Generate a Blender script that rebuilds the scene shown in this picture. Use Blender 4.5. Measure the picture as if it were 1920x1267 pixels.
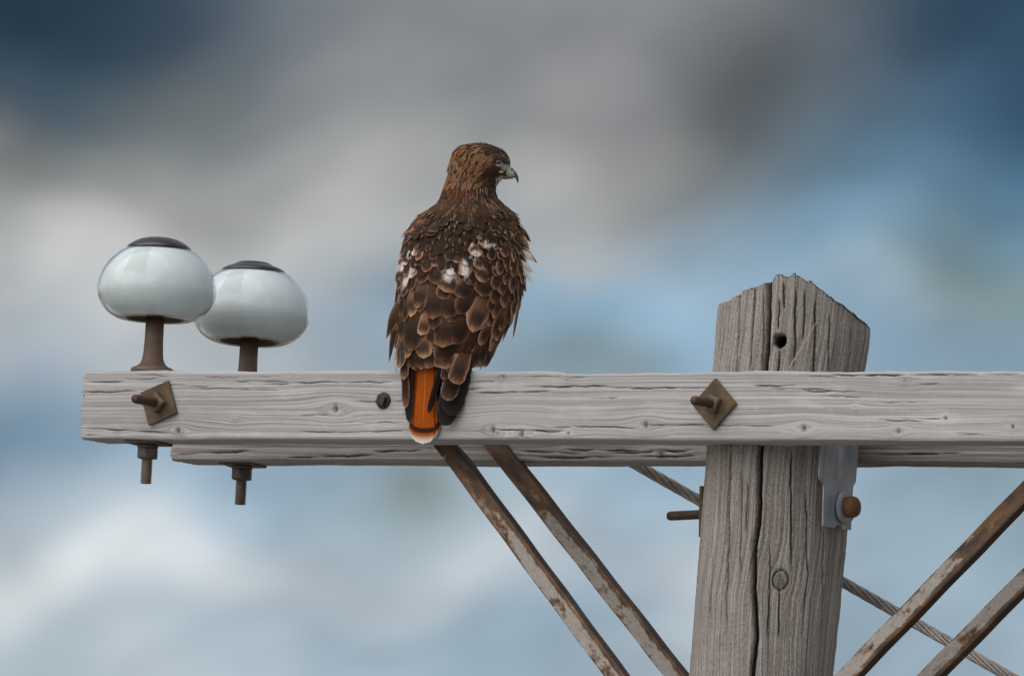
import bpy, bmesh, math, random
import numpy as np
from mathutils import Vector, Matrix

random.seed(7)
rng = np.random.default_rng(7)
scene = bpy.context.scene
COL = scene.collection
for o in list(bpy.data.objects):
    bpy.data.objects.remove(o)

# ------------------------------------------------------------------ camera
# The crossarm runs along world X with its front face on Y = 0; the viewer
# stands 60 m off, to the right of the arm's normal, looking up at it.
Z0 = 6.70                                   # middle height of the crossarm
TH, EL = math.radians(33.0), math.radians(4.9)
ROLL = math.atan(math.tan(TH) * math.sin(EL))
DIST = 60.0
FPX = 60000.0                               # focal length in photo pixels
toward = Vector((math.sin(TH) * math.cos(EL), -math.cos(TH) * math.cos(EL), -math.sin(EL)))
fwd = -toward
right0 = Vector((math.cos(TH), math.sin(TH), 0))
up0 = right0.cross(fwd)
RIGHT = right0 * math.cos(ROLL) + up0 * math.sin(ROLL)
UP = up0 * math.cos(ROLL) - right0 * math.sin(ROLL)
target = Vector((0, 0, Z0)) + UP * 0.1265
CAM = target + toward * DIST

cam_data = bpy.data.cameras.new('camera')
cam = bpy.data.objects.new('camera', cam_data)
COL.objects.link(cam)
cam_data.sensor_width = 36.0
cam_data.lens = 36.0 * FPX / 1920.0
cam_data.clip_start = 1.0
cam_data.clip_end = 60000.0
cam.matrix_world = Matrix(((RIGHT.x, UP.x, toward.x, CAM.x),
                           (RIGHT.y, UP.y, toward.y, CAM.y),
                           (RIGHT.z, UP.z, toward.z, CAM.z),
                           (0, 0, 0, 1)))
scene.camera = cam

# ------------------------------------------------------------------ exposure
EXPO = 0.35
scene.view_settings.view_transform = 'Standard'
scene.view_settings.look = 'None'
scene.view_settings.gamma = 1.0
scene.view_settings.use_curve_mapping = False
scene.view_settings.exposure = EXPO
scene.cycles.max_bounces = 10
scene.cycles.transmission_bounces = 10
scene.cycles.diffuse_bounces = 3
scene.cycles.glossy_bounces = 3


def lin(c):
    return tuple((v / 255 / 12.92 if v / 255 <= 0.04045 else ((v / 255 + 0.055) / 1.055) ** 2.4) for v in c)


def P(px, py, val, axis=1):
    """point of the place that lies on the plane (axis = val) in direction of a photo pixel"""
    d = fwd + RIGHT * ((px - 960) / FPX) - UP * ((py - 633.5) / FPX)
    t = (val - CAM[axis]) / d[axis]
    return CAM + d * t


def proj(p):
    v = Vector(p) - CAM
    d = v.dot(fwd)
    return 960 + FPX * v.dot(RIGHT) / d, 633.5 - FPX * v.dot(UP) / d


# ------------------------------------------------------------------ node helper
class NT:
    def __init__(self, tree):
        self.t = tree
        self.n = tree.nodes
        self.l = tree.links

    def new(self, kind, **kw):
        nd = self.n.new(kind)
        for k, v in kw.items():
            setattr(nd, k, v)
        return nd

    def set(self, sock, v):
        if isinstance(v, bpy.types.NodeSocket):
            self.l.new(v, sock)
        elif v is not None:
            if hasattr(sock.default_value, '__len__') and not isinstance(v, (int, float)):
                v = tuple(v)
                if len(sock.default_value) == 4 and len(v) == 3:
                    v = v + (1.0,)
            sock.default_value = v

    def math(self, op, a, b=None, c=None, clamp=False):
        nd = self.new('ShaderNodeMath', operation=op, use_clamp=clamp)
        self.set(nd.inputs[0], a)
        if b is not None:
            self.set(nd.inputs[1], b)
        if c is not None:
            self.set(nd.inputs[2], c)
        return nd.outputs[0]

    def vec(self, op, a, b=None):
        nd = self.new('ShaderNodeVectorMath', operation=op)
        self.set(nd.inputs[0], a)
        if b is not None:
            self.set(nd.inputs[1], b)
        return nd.outputs['Value'] if op in ('DOT_PRODUCT', 'LENGTH', 'DISTANCE') else nd.outputs[0]

    def comb(self, x, y, z):
        nd = self.new('ShaderNodeCombineXYZ')
        for i, v in enumerate((x, y, z)):
            self.set(nd.inputs[i], v)
        return nd.outputs[0]

    def sep(self, v):
        nd = self.new('ShaderNodeSeparateXYZ')
        self.set(nd.inputs[0], v)
        return nd.outputs

    def mix(self, f, a, b, blend='MIX'):
        nd = self.new('ShaderNodeMix', data_type='RGBA', blend_type=blend)
        self.set(nd.inputs[0], f)
        self.set(nd.inputs[6], a)
        self.set(nd.inputs[7], b)
        return nd.outputs[2]

    def noise(self, v, scale, detail=3, rough=0.55, dist=0.0):
        nd = self.new('ShaderNodeTexNoise')
        if v is not None:
            self.set(nd.inputs['Vector'], v)
        nd.inputs['Scale'].default_value = scale
        nd.inputs['Detail'].default_value = detail
        nd.inputs['Roughness'].default_value = rough
        nd.inputs['Distortion'].default_value = dist
        return nd.outputs[0]

    def noisec(self, v, scale, detail=2):
        nd = self.new('ShaderNodeTexNoise')
        self.set(nd.inputs['Vector'], v)
        nd.inputs['Scale'].default_value = scale
        nd.inputs['Detail'].default_value = detail
        return nd.outputs[1]

    def ss(self, v, a, b, lo=0.0, hi=1.0):
        nd = self.new('ShaderNodeMapRange', interpolation_type='SMOOTHSTEP')
        self.set(nd.inputs[0], v)
        for i, q in zip((1, 2, 3, 4), (a, b, lo, hi)):
            nd.inputs[i].default_value = q
        return nd.outputs[0]

    def ramp(self, f, stops, interp='LINEAR'):
        nd = self.new('ShaderNodeValToRGB')
        cr = nd.color_ramp
        cr.interpolation = interp
        while len(cr.elements) < len(stops):
            cr.elements.new(0.5)
        for e, (p, c) in zip(cr.elements, stops):
            e.position = p
            e.color = tuple(c) + (1.0,)
        self.set(nd.inputs[0], f)
        return nd.outputs[0]

    def attr(self, name):
        return self.new('ShaderNodeAttribute', attribute_name=name)

    def bump(self, h, strength=0.5, dist=0.001, normal=None):
        nd = self.new('ShaderNodeBump')
        nd.inputs['Strength'].default_value = strength
        nd.inputs['Distance'].default_value = dist
        self.set(nd.inputs['Height'], h)
        if normal is not None:
            self.set(nd.inputs['Normal'], normal)
        return nd.outputs[0]


def material(name):
    m = bpy.data.materials.new(name)
    m.use_nodes = True
    nt = NT(m.node_tree)
    b = m.node_tree.nodes['Principled BSDF']
    return m, nt, b


# ------------------------------------------------------------------ sky and sun
SUN_AZ = math.radians(-62.0)      # measured from the view direction, negative = viewer's left, behind the viewer side below
world = bpy.data.worlds.new('World')
scene.world = world
world.use_nodes = True
w = NT(world.node_tree)
bg = world.node_tree.nodes['Background']
K = 2.0 ** (-EXPO)

# sun stands high to the viewer's left, somewhat behind the viewer
sun_h = (toward.xy.normalized() * 0.62 - right0.xy.normalized() * 0.78).normalized()
SUN_EL = math.radians(50)
sun_dir = Vector((sun_h.x * math.cos(SUN_EL), sun_h.y * math.cos(SUN_EL), math.sin(SUN_EL)))
sky = w.new('ShaderNodeTexSky', sky_type='NISHITA')
sky.sun_disc = False
sky.sun_elevation = SUN_EL
sky.sun_rotation = math.atan2(sun_dir.x, sun_dir.y)
skyc = w.vec('MULTIPLY', sky.outputs[0], (0.10, 0.10, 0.10))

direction = w.new('ShaderNodeTexCoord').outputs['Generated']
dx, dy, dz = w.sep(direction)
az = w.math('ADD', w.math('ARCTAN2', dx, dy), TH)
el = w.math('SUBTRACT', w.math('ARCSINE', dz), EL)
azc = w.math('MULTIPLY', az, math.cos(EL))
ca, sa = math.cos(ROLL), math.sin(ROLL)
# cloud bank coordinates, in sixty-thousandths of a radian along and across the bank
hx = w.math('MULTIPLY', w.math('ADD', w.math('MULTIPLY', azc, ca), w.math('MULTIPLY', el, sa)), FPX)
hy = w.math('MULTIPLY', w.math('SUBTRACT', w.math('MULTIPLY', azc, sa), w.math('MULTIPLY', el, ca)), FPX)


def wave(fx_, fy_, ph, amp):
    """slow swell in the cloud bank"""
    arg = w.math('MULTIPLY_ADD', hx, fx_, w.math('MULTIPLY_ADD', hy, fy_, ph))
    return w.math('MULTIPLY', w.math('SINE', arg), amp)


hx2 = w.math('ADD', w.math('ADD', hx, wave(0.0041, 0.0078, 1.3, 62)), wave(-0.0103, 0.0137, 0.2, 26))
hy2 = w.math('ADD', w.math('ADD', hy, wave(0.0079, -0.0035, 2.1, 48)), wave(0.0171, 0.0088, 4.0, 20))
cols = [100, 350, 600, 850, 1100, 1350, 1600, 1820]
rows = [
    (50, [(40, 58, 72), (52, 72, 90), (106, 117, 126), (136, 138, 141), (132, 134, 137), (122, 126, 129), (74, 92, 107), (48, 72, 94)]),
    (200, [(54, 72, 88), (88, 102, 110), (152, 155, 157), (140, 142, 144), (134, 136, 139), (98, 100, 101), (88, 104, 116), (58, 88, 114)]),
    (330, [(108, 112, 112), (148, 150, 150), (166, 167, 167), (160, 162, 163), (166, 168, 168), (98, 102, 104), (92, 112, 126), (80, 114, 140)]),
    (450, [(176, 178, 178), (180, 182, 182), (176, 178, 178), (172, 174, 175), (164, 169, 173), (128, 146, 158), (114, 150, 178), (104, 134, 152)]),
    (560, [(186, 189, 190), (168, 174, 179), (136, 155, 170), (130, 152, 169), (128, 160, 184), (142, 174, 199), (160, 182, 198), (112, 132, 134)]),
    (680, [(160, 170, 178), (180, 185, 188), (164, 175, 183), (134, 156, 174), (126, 144, 150), (148, 174, 195), (146, 173, 195), (138, 164, 181)]),
    (850, [(98, 126, 149), (144, 168, 187), (148, 174, 194), (146, 166, 176), (158, 184, 203), (158, 182, 200), (148, 172, 190), (142, 166, 182)]),
    (950, [(148, 162, 173), (160, 182, 199), (154, 175, 191), (146, 162, 168), (160, 184, 202), (164, 184, 198), (132, 153, 167), (128, 148, 161)]),
    (1080, [(196, 203, 207), (226, 230, 232), (164, 179, 190), (206, 213, 218), (138, 159, 175), (214, 219, 222), (136, 158, 174), (148, 169, 184)]),
    (1180, [(172, 187, 198), (180, 193, 203), (146, 167, 184), (142, 164, 180), (134, 157, 174), (178, 188, 196), (154, 174, 189), (154, 174, 189)]),
]
fx = w.math('DIVIDE', w.math('ADD', hx2, 960 + 300), 2520, clamp=True)
fy = w.math('ADD', hy2, 633.5)
# height in the bank as a running row number
ys_ = [r_[0] for r_ in rows]
tt = None
for i in range(len(ys_) - 1):
    nd = w.new('ShaderNodeMapRange')
    w.set(nd.inputs[0], fy)
    nd.inputs[1].default_value, nd.inputs[2].default_value = ys_[i], ys_[i + 1]
    tt = nd.outputs[0] if tt is None else w.math('ADD', tt, nd.outputs[0])
bank, wsum = None, None
for i, (yy, cc) in enumerate(rows):
    st_ = [((x + 300) / 2520, [v * K for v in lin(c)]) for x, c in zip(cols, cc)]
    r = w.ramp(fx, st_, 'B_SPLINE')
    q = w.math('SUBTRACT', tt, float(i))
    wt = w.math('EXPONENT', w.math('MULTIPLY', w.math('MULTIPLY', q, q), -2.3))
    sc = w.new('ShaderNodeVectorMath', operation='SCALE')
    w.set(sc.inputs[0], r)
    w.set(sc.inputs['Scale'], wt)
    bank = sc.outputs[0] if bank is None else w.vec('ADD', bank, sc.outputs[0])
    wsum = wt if wsum is None else w.math('ADD', wsum, wt)
bank = w.vec('DIVIDE', bank, w.comb(wsum, wsum, wsum))
# torn streaks rising to the right, and a few faint olive patches
cd = w.comb(w.math('ADD', w.math('MULTIPLY', hx, 0.0019), w.math('MULTIPLY', hy, -0.0013)), w.math('ADD', w.math('MULTIPLY', hx, 0.0015), w.math('MULTIPLY', hy, 0.0030)), 2.3)
nd_ = w.noise(cd, 1.05, 2, 0.45)
lum = w.math('MULTIPLY_ADD', w.ss(nd_, 0.25, 0.75), 0.46, 0.84)
bank = w.vec('MULTIPLY', bank, w.comb(lum, w.math('POWER', lum, 0.92), w.math('POWER', lum, 0.84)))
for (ox, oy, orx, ory, oa) in [(1785, 500, 90, 120, .30), (785, 910, 75, 70, .45), (1130, 665, 110, 60, .22), (350, 235, 110, 90, .16), (350, 235, 110, 90, .0)]:
    qx = w.math('DIVIDE', w.math('SUBTRACT', hx, ox - 960), orx)
    qy = w.math('DIVIDE', w.math('SUBTRACT', hy, oy - 633.5), ory)
    g_ = w.math('EXPONENT', w.math('MULTIPLY', w.math('ADD', w.math('MULTIPLY', qx, qx), w.math('MULTIPLY', qy, qy)), -1.0))
    bank = w.mix(w.math('MULTIPLY', g_, oa), bank, [v * K for v in lin((104, 110, 86))])
qx = w.math('DIVIDE', w.math('SUBTRACT', hx2, 1390 - 960), 125)
qy = w.math('DIVIDE', w.math('SUBTRACT', hy2, 245 - 633.5), 120)
g_ = w.math('EXPONENT', w.math('MULTIPLY', w.math('ADD', w.math('MULTIPLY', qx, qx), w.math('MULTIPLY', qy, qy)), -1.0))
bank = w.mix(w.math('MULTIPLY', g_, 0.38), bank, [v * K for v in lin((70, 74, 75))])
# the same broken cloud goes on over the rest of the sky
cn = w.noise(w.vec('MULTIPLY', direction, (1, 1, 1.5)), 62.0, 2, 0.55)
cn2 = w.noise(w.vec('MULTIPLY', direction, (1, 1, 1.5)), 150.0, 0, 0.55)
cover = w.ss(w.math('ADD', w.math('MULTIPLY', cn, 0.65), w.math('MULTIPLY', cn2, 0.35)), 0.36, 0.60)
cloudc = w.ramp(cn2, [(0.25, [v * K for v in lin((92, 102, 110))]), (0.75, [v * K for v in lin((205, 209, 212))])])
rest = w.mix(w.math('ADD', w.math('MULTIPLY', cover, 0.6), 0.4), skyc, cloudc)
out = w.math('MAXIMUM', w.math('DIVIDE', w.math('ABSOLUTE', hx), 1250), w.math('DIVIDE', w.math('ABSOLUTE', hy), 900))
skymix = w.mix(w.ss(out, 1.0, 1.8), bank, rest)
w.set(bg.inputs[0], skymix)
bg.inputs[1].default_value = 1.0
world.cycles.sampling_method = 'MANUAL'
world.cycles.sample_map_resolution = 256

sun_data = bpy.data.lights.new('sun', 'SUN')
sun_data.energy = 2.3
sun_data.angle = math.radians(92)
sun_data.color = (1.0, 0.96, 0.91)
sun = bpy.data.objects.new('sun', sun_data)
COL.objects.link(sun)
sun.rotation_euler = sun_dir.to_track_quat('Z', 'Y').to_euler()
sun.location = (0, 0, 30)

# ------------------------------------------------------------------ object helpers
def tag(o, label=None, cat=None, group=None, kind=None):
    if label:
        o['label'] = label
    if cat:
        o['category'] = cat
    if group:
        o['group'] = group
    if kind:
        o['kind'] = kind
    return o


def empty(name, loc):
    o = bpy.data.objects.new(name, None)
    o.empty_display_size = 0.05
    COL.objects.link(o)
    o.location = loc
    return o


def obj(name, me, mat, parent=None, smooth=True):
    if mat is not None and not me.materials:
        me.materials.append(mat)
    if smooth:
        me.polygons.foreach_set('use_smooth', [True] * len(me.polygons))
    o = bpy.data.objects.new(name, me)
    COL.objects.link(o)
    if parent is not None:
        o.parent = parent
    return o


def mesh(name, verts, faces):
    me = bpy.data.meshes.new(name)
    me.from_pydata([tuple(v) for v in verts], [], faces)
    me.update()
    return me


def bm_mesh(name, bm):
    me = bpy.data.meshes.new(name)
    bmesh.ops.recalc_face_normals(bm, faces=bm.faces[:])
    bm.to_mesh(me)
    bm.free()
    return me


def lathe(name, prof, segs=48, M=None, caps=True):
    """prof: (radius, height) list, turned about Z"""
    vs, fs = [], []
    n = len(prof)
    for r, h in prof:
        for k in range(segs):
            a = 2 * math.pi * k / segs
            vs.append(Vector((r * math.cos(a), r * math.sin(a), h)))
    for i in range(n - 1):
        for k in range(segs):
            k2 = (k + 1) % segs
            fs.append((i * segs + k, i * segs + k2, (i + 1) * segs + k2, (i + 1) * segs + k))
    if caps:
        fs.append(tuple(reversed(range(segs))))
        fs.append(tuple(range((n - 1) * segs, n * segs)))
    if M is not None:
        vs = [M @ v for v in vs]
    return mesh(name, vs, fs)


def box_bm(sx, sy, sz, M=None, bevel=0.0, segs=2):
    bm = bmesh.new()
    bmesh.ops.create_cube(bm, size=1.0)
    bmesh.ops.scale(bm, vec=(sx, sy, sz), verts=bm.verts)
    if bevel:
        bmesh.ops.bevel(bm, geom=bm.edges[:], offset=bevel, segments=segs, affect='EDGES', profile=0.5)
    if M is not None:
        bm.transform(M)
    return bm


def ngon_prism_bm(n, r, h, M=None, bevel=0.0, rot=0.0):
    bm = bmesh.new()
    bmesh.ops.create_cone(bm, cap_ends=True, segments=n, radius1=r, radius2=r, depth=h)
    bmesh.ops.rotate(bm, verts=bm.verts, matrix=Matrix.Rotation(rot, 3, 'Z'), cent=(0, 0, 0))
    if bevel:
        bmesh.ops.bevel(bm, geom=bm.edges[:], offset=bevel, segments=2, affect='EDGES', profile=0.5)
    if M is not None:
        bm.transform(M)
    return bm


def frame(zaxis, xhint, loc=(0, 0, 0)):
    z = Vector(zaxis).normalized()
    x = Vector(xhint)
    x = (x - z * x.dot(z)).normalized()
    y = z.cross(x)
    return Matrix(((x.x, y.x, z.x, loc[0]), (x.y, y.y, z.y, loc[1]), (x.z, y.z, z.z, loc[2]), (0, 0, 0, 1)))


# ------------------------------------------------------------------ materials
def wood_material(name, light, dark, warm, alongscale, seed, bumpd=0.0012, speck=0.0, gfreq=330, bstr=0.8, topband=False, streak=0.3):
    """weathered timber; 'gx' runs along the grain and 'gs' across it, bent round the knots (metres)"""
    m, t, b = material(name)
    gx = t.attr('gx').outputs['Fac']
    gs = t.attr('gs').outputs['Fac']
    kn = t.attr('knot').outputs['Fac']
    ck = t.attr('crack').outputs['Fac']
    v1 = t.comb(t.math('MULTIPLY', gx, alongscale), t.math('MULTIPLY', gs, gfreq), seed)
    v2 = t.comb(t.math('MULTIPLY', gx, alongscale * 2.2), t.math('MULTIPLY', gs, gfreq * 2.6), seed + 5)
    v3 = t.comb(t.math('MULTIPLY', gx, alongscale * 0.8), t.math('MULTIPLY', gs, 55), seed + 9)
    v4 = t.comb(t.math('MULTIPLY', gx, 40), t.math('MULTIPLY', gs, 60), seed + 3)
    n1 = t.noise(v1, 1.0, 3, 0.6, 0.08)
    n2 = t.noise(v2, 1.0, 3, 0.6, 0.1)
    n3 = t.noise(v3, 1.0, 3, 0.55)
    n4 = t.noise(v4, 1.0, 4, 0.65)
    lines = t.ss(n1, 0.30, 0.60)
    fine = t.ss(n2, 0.3, 0.7)
    c = t.mix(lines, dark, light)
    c = t.mix(t.math('MULTIPLY', t.ss(n3, 0.42, 0.68), 0.42), c, warm)
    c = t.mix(t.math('MULTIPLY', t.math('SUBTRACT', 1.0, fine), 0.30), c, [q * 0.55 for q in dark])
    c = t.mix(t.math('MULTIPLY', t.ss(n4, 0.5, 0.8), 0.22), c, [min(1, q * 1.25) for q in light])
    h = t.math('ADD', t.math('MULTIPLY', n1, 0.8), t.math('MULTIPLY', n2, 0.45))
    if speck:
        v5 = t.comb(t.math('MULTIPLY', gx, 190), t.math('MULTIPLY', gs, 420), seed + 2)
        n5 = t.noise(v5, 1.0, 3, 0.7, 0.8)
        c = t.mix(t.math('MULTIPLY', t.ss(n5, 0.48, 0.66), speck), c, [min(1, q * 1.35) for q in light])
        c = t.mix(t.math('MULTIPLY', t.ss(n5, 0.46, 0.30), speck), c, [q * 0.45 for q in dark])
        h = t.math('ADD', h, t.math('MULTIPLY', n5, 0.7))
    t.set(b.inputs['Base Color'], c)
    b.inputs['Roughness'].default_value = 0.88
    b.inputs['Specular IOR Level'].default_value = 0.25
    n6 = t.noise(t.comb(t.math('MULTIPLY', gx, 5), t.math('MULTIPLY', gs, 22), seed + 17), 1.0, 4, 0.6)
    n7 = t.noise(t.comb(t.math('MULTIPLY', gx, 1.6), t.math('MULTIPLY', gs, 110), seed + 21), 1.0, 3, 0.6)
    c = t.mix(t.ss(n7, 0.52, 0.34, 0.0, streak), c, [q * 0.75 for q in dark])
    c = t.mix(t.ss(n7, 0.52, 0.68, 0.0, streak), c, [min(1, q * 1.15) for q in light])
    c2 = t.mix(t.math('MULTIPLY', t.ss(n6, 0.54, 0.72), 0.30), c, [q * 0.62 for q in warm])
    c2 = t.mix(t.math('MULTIPLY', t.ss(n6, 0.46, 0.30), 0.30), c2, [min(1, q * 1.2) for q in light])
    if topband:
        tb = t.math('MULTIPLY', t.ss(t.math('ADD', gs, t.math('MULTIPLY', n4, 0.016)), 0.030, 0.010), 0.5)
        c2 = t.mix(tb, c2, [q * 0.72 for q in warm])
    c2 = t.mix(t.math('MULTIPLY', kn, 0.85), c2, (0.095, 0.072, 0.055))  # knots, plus the shade painted on the rear arm
    c2 = t.mix(t.ss(ck, 0.15, 0.85, 0.0, 0.9), c2, (0.040, 0.032, 0.027))
    t.set(b.inputs['Base Color'], c2)
    t.set(b.inputs['Normal'], t.bump(h, bstr, bumpd))
    return m


M_ARM = wood_material('weathered_grey_fir', (0.515, 0.50, 0.492), (0.235, 0.222, 0.216), (0.41, 0.373, 0.353), 0.9, 1.0, 0.0007, 0.0, 470, 0.26, True)
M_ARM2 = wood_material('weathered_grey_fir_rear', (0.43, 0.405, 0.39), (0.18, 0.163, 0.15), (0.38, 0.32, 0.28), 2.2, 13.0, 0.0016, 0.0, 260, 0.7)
M_POLE = wood_material('weathered_brown_pole_wood', (0.375, 0.335, 0.303), (0.12, 0.102, 0.090), (0.295, 0.242, 0.212), 2.6, 31.0, 0.0022, 0.6, 300, 0.6, False, 0.5)


def rust_material(name, base, dark, pale, amount_pale=0.25, rough=0.7, scale=1.0, seed=0.0):
    m, t, b = material(name)
    co = t.new('ShaderNodeTexCoord').outputs['Object']
    co = t.vec('ADD', co, (seed, seed * 0.7, 0))
    n1 = t.noise(co, 42 * scale, 5, 0.65, 0.4)
    n2 = t.noise(co, 260 * scale, 4, 0.65)
    n3 = t.noise(co, 14 * scale, 3, 0.6)
    c = t.mix(t.ss(n1, 0.35, 0.65), dark, base)
    c = t.mix(t.math('MULTIPLY', t.ss(n3, 0.52, 0.68), amount_pale), c, pale)
    c = t.mix(t.math('MULTIPLY', t.ss(n2, 0.45, 0.75), 0.35), c, [q * 0.45 for q in dark])
    t.set(b.inputs['Base Color'], c)
    t.set(b.inputs['Roughness'], t.math('ADD', t.math('MULTIPLY', n1, 0.3), rough - 0.15))
    b.inputs['Metallic'].default_value = 0.15
    t.set(b.inputs['Normal'], t.bump(t.math('ADD', n2, t.math('MULTIPLY', n1, 0.6)), 0.45, 0.0012))
    return m


M_RUST = rust_material('rusted_washer_steel', (0.125, 0.080, 0.040), (0.070, 0.042, 0.022), (0.19, 0.15, 0.10), 0.4)
M_RUSTROD = rust_material('dark_rusted_rod_steel', (0.085, 0.040, 0.024), (0.035, 0.020, 0.016), (0.20, 0.075, 0.022), 0.35, 0.6)
M_ORANGE = rust_material('orange_rusted_bolt_head', (0.20, 0.078, 0.032), (0.12, 0.045, 0.022), (0.26, 0.12, 0.05), 0.35, 0.7, 1.2)
M_PIN = rust_material('brown_coated_pin_steel', (0.155, 0.098, 0.064), (0.115, 0.072, 0.048), (0.2, 0.15, 0.11), 0.3, 0.62, 0.6)
M_NUT = rust_material('dull_grey_nut_steel', (0.12, 0.105, 0.095), (0.06, 0.05, 0.045), (0.2, 0.17, 0.14), 0.4, 0.6, 1.2)
M_THREAD = rust_material('brown_threaded_steel', (0.19, 0.135, 0.10), (0.10, 0.07, 0.052), (0.25, 0.2, 0.16), 0.35, 0.6, 1.4)
M_BLACK = rust_material('black_bolt_steel', (0.026, 0.026, 0.027), (0.018, 0.018, 0.019), (0.04, 0.04, 0.042), 0.3, 0.62, 1.5)


def brace_material(name, seed):
    m, t, b = material(name)
    uv = t.new('ShaderNodeUVMap').outputs[0]
    u, v, _ = t.sep(uv)                      # u across the flange 0..1, v along it in metres
    uw = t.math('MULTIPLY', u, 0.036)
    nb = t.noise(t.comb(t.math('MULTIPLY', uw, 34), t.math('MULTIPLY', v, 15), seed), 1.0, 4, 0.6, 0.3)
    nf = t.noise(t.comb(t.math('MULTIPLY', uw, 330), t.math('MULTIPLY', v, 260), seed + 4), 1.0, 4, 0.7, 0.4)
    ns = t.noise(t.comb(t.math('MULTIPLY', uw, 120), t.math('MULTIPLY', v, 75), seed + 8), 1.0, 4, 0.65, 0.5)
    c = t.mix(t.ss(nb, 0.35, 0.65), (0.042, 0.023, 0.017), (0.15, 0.075, 0.030))
    mk = t.math('ADD', t.math('MULTIPLY', nb, 0.75), t.math('MULTIPLY', ns, 0.35))
    mk = t.math('ADD', mk, t.ss(v, 0.16, 0.42, -0.22, 0.06))
    mk = t.math('SUBTRACT', mk, t.math('ADD', t.ss(u, 0.62, 0.82, 0.0, 0.22), t.ss(u, 0.16, 0.02, 0.0, 0.20)))
    worn = t.ss(mk, 0.47, 0.58)
    c = t.mix(t.ss(mk, 0.42, 0.50, 0.0, 0.6), c, (0.22, 0.115, 0.045))
    c = t.mix(t.math('MULTIPLY', worn, t.math('ADD', 0.35, t.math('MULTIPLY', ns, 0.7))), c, (0.40, 0.385, 0.36))
    c = t.mix(t.math('MULTIPLY', t.math('MULTIPLY', t.ss(nf, 0.52, 0.7), 0.6), worn), c, (0.44, 0.41, 0.37))
    c = t.mix(t.math('MULTIPLY', t.ss(nf, 0.48, 0.3), 0.4), c, (0.06, 0.03, 0.02))
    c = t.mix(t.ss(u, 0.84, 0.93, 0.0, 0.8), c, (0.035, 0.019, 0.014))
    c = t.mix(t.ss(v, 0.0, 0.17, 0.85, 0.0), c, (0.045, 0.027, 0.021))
    t.set(b.inputs['Base Color'], c)
    b.inputs['Roughness'].default_value = 0.66
    t.set(b.inputs['Metallic'], t.math('MULTIPLY_ADD', worn, 0.35, 0.05))
    t.set(b.inputs['Normal'], t.bump(t.math('ADD', nf, ns), 0.4, 0.001))
    return m


def galv_material(name, c0=(0.36, 0.38, 0.41), c1=(0.24, 0.255, 0.28)):
    m, t, b = material(name)
    co = t.new('ShaderNodeTexCoord').outputs['Object']
    n1 = t.noise(t.vec('MULTIPLY', co, (1, 1, 0.25)), 55, 4, 0.6)
    n2 = t.noise(co, 210, 3, 0.6)
    n3 = t.noise(t.vec('MULTIPLY', co, (1, 1, 0.18)), 30, 3, 0.6)
    c = t.mix(t.ss(n1, 0.35, 0.7), c1, c0)
    c = t.mix(t.math('MULTIPLY', t.ss(n3, 0.55, 0.72), 0.55), c, (0.30, 0.24, 0.19))
    c = t.mix(t.math('MULTIPLY', t.ss(n2, 0.55, 0.75), 0.3), c, (0.16, 0.16, 0.17))
    t.set(b.inputs['Base Color'], c)
    b.inputs['Metallic'].default_value = 0.45
    b.inputs['Roughness'].default_value = 0.5
    t.set(b.inputs['Normal'], t.bump(n2, 0.2, 0.0006))
    return m


M_GALV = galv_material('dull_galvanised_plate')
M_STRAND = galv_material('weathered_steel_strand', (0.50, 0.45, 0.42), (0.34, 0.30, 0.275))


def glass_material():
    m, t, b = material('pale_glazed_insulator')
    co = t.new('ShaderNodeTexCoord').outputs['Object']
    x, y, z = t.sep(co)
    # dark reflection streak below the cap, painted into the colour: narrow, ragged, faint
    ang = t.math('ARCTAN2', y, x)
    n = t.noise(co, 60, 3, 0.6)
    a1 = t.math('ABSOLUTE', t.math('ADD', t.math('ADD', ang, 1.42), t.math('MULTIPLY', t.math('SUBTRACT', n, 0.5), 0.25)))
    st = t.math('MULTIPLY', t.ss(a1, 0.24, 0.19), t.ss(t.math('ADD', z, t.math('MULTIPLY', n, 0.03)), 0.186, 0.205))
    n2 = t.noise(t.vec('MULTIPLY', co, (1, 1, 0.3)), 35, 4, 0.6)
    c = t.mix(t.ss(n2, 0.3, 0.75), (0.71, 0.765, 0.775), (0.79, 0.83, 0.835))
    c = t.mix(t.math('MULTIPLY', st, 0.55), c, (0.50, 0.54, 0.54))
    t.set(b.inputs['Base Color'], c)
    b.inputs['Roughness'].default_value = 0.3
    b.inputs['Specular IOR Level'].default_value = 0.0
    return m


M_GLASS = glass_material()
M_SHELL, t, b = material('clear_greenish_glass')
cs_ = t.new('ShaderNodeTexCoord').outputs['Object']
t.set(b.inputs['Base Color'], t.mix(t.noise(cs_, 12, 2, 0.5), (0.965, 0.99, 0.985), (0.985, 1.0, 0.995)))
b.inputs['Transmission Weight'].default_value = 1.0
b.inputs['Roughness'].default_value = 0.015
b.inputs['IOR'].default_value = 1.24
t.set(b.inputs['Normal'], t.bump(t.noise(t.vec('MULTIPLY', cs_, (1, 1, 2.2)), 16, 2, 0.5), 0.12, 0.004))


def gloss_material(name, c, rough, coat=0.0):
    m, t, b = material(name)
    co = t.new('ShaderNodeTexCoord').outputs['Object']
    n = t.noise(co, 90, 4, 0.6)
    t.set(b.inputs['Base Color'], t.mix(n, [q * 0.7 for q in c], [min(1, q * 1.3) for q in c]))
    b.inputs['Roughness'].default_value = rough
    b.inputs['Coat Weight'].default_value = coat
    b.inputs['Coat Roughness'].default_value = 0.08
    return m


M_CAP = gloss_material('dark_brown_glaze', (0.012, 0.008, 0.008), 0.35, 0.35)
M_CAVITY = gloss_material('dark_brown_glaze_underside', (0.05, 0.034, 0.03), 0.5, 0.2)
M_STRAW = gloss_material('dry_straw', (0.52, 0.42, 0.27), 0.6)

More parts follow.
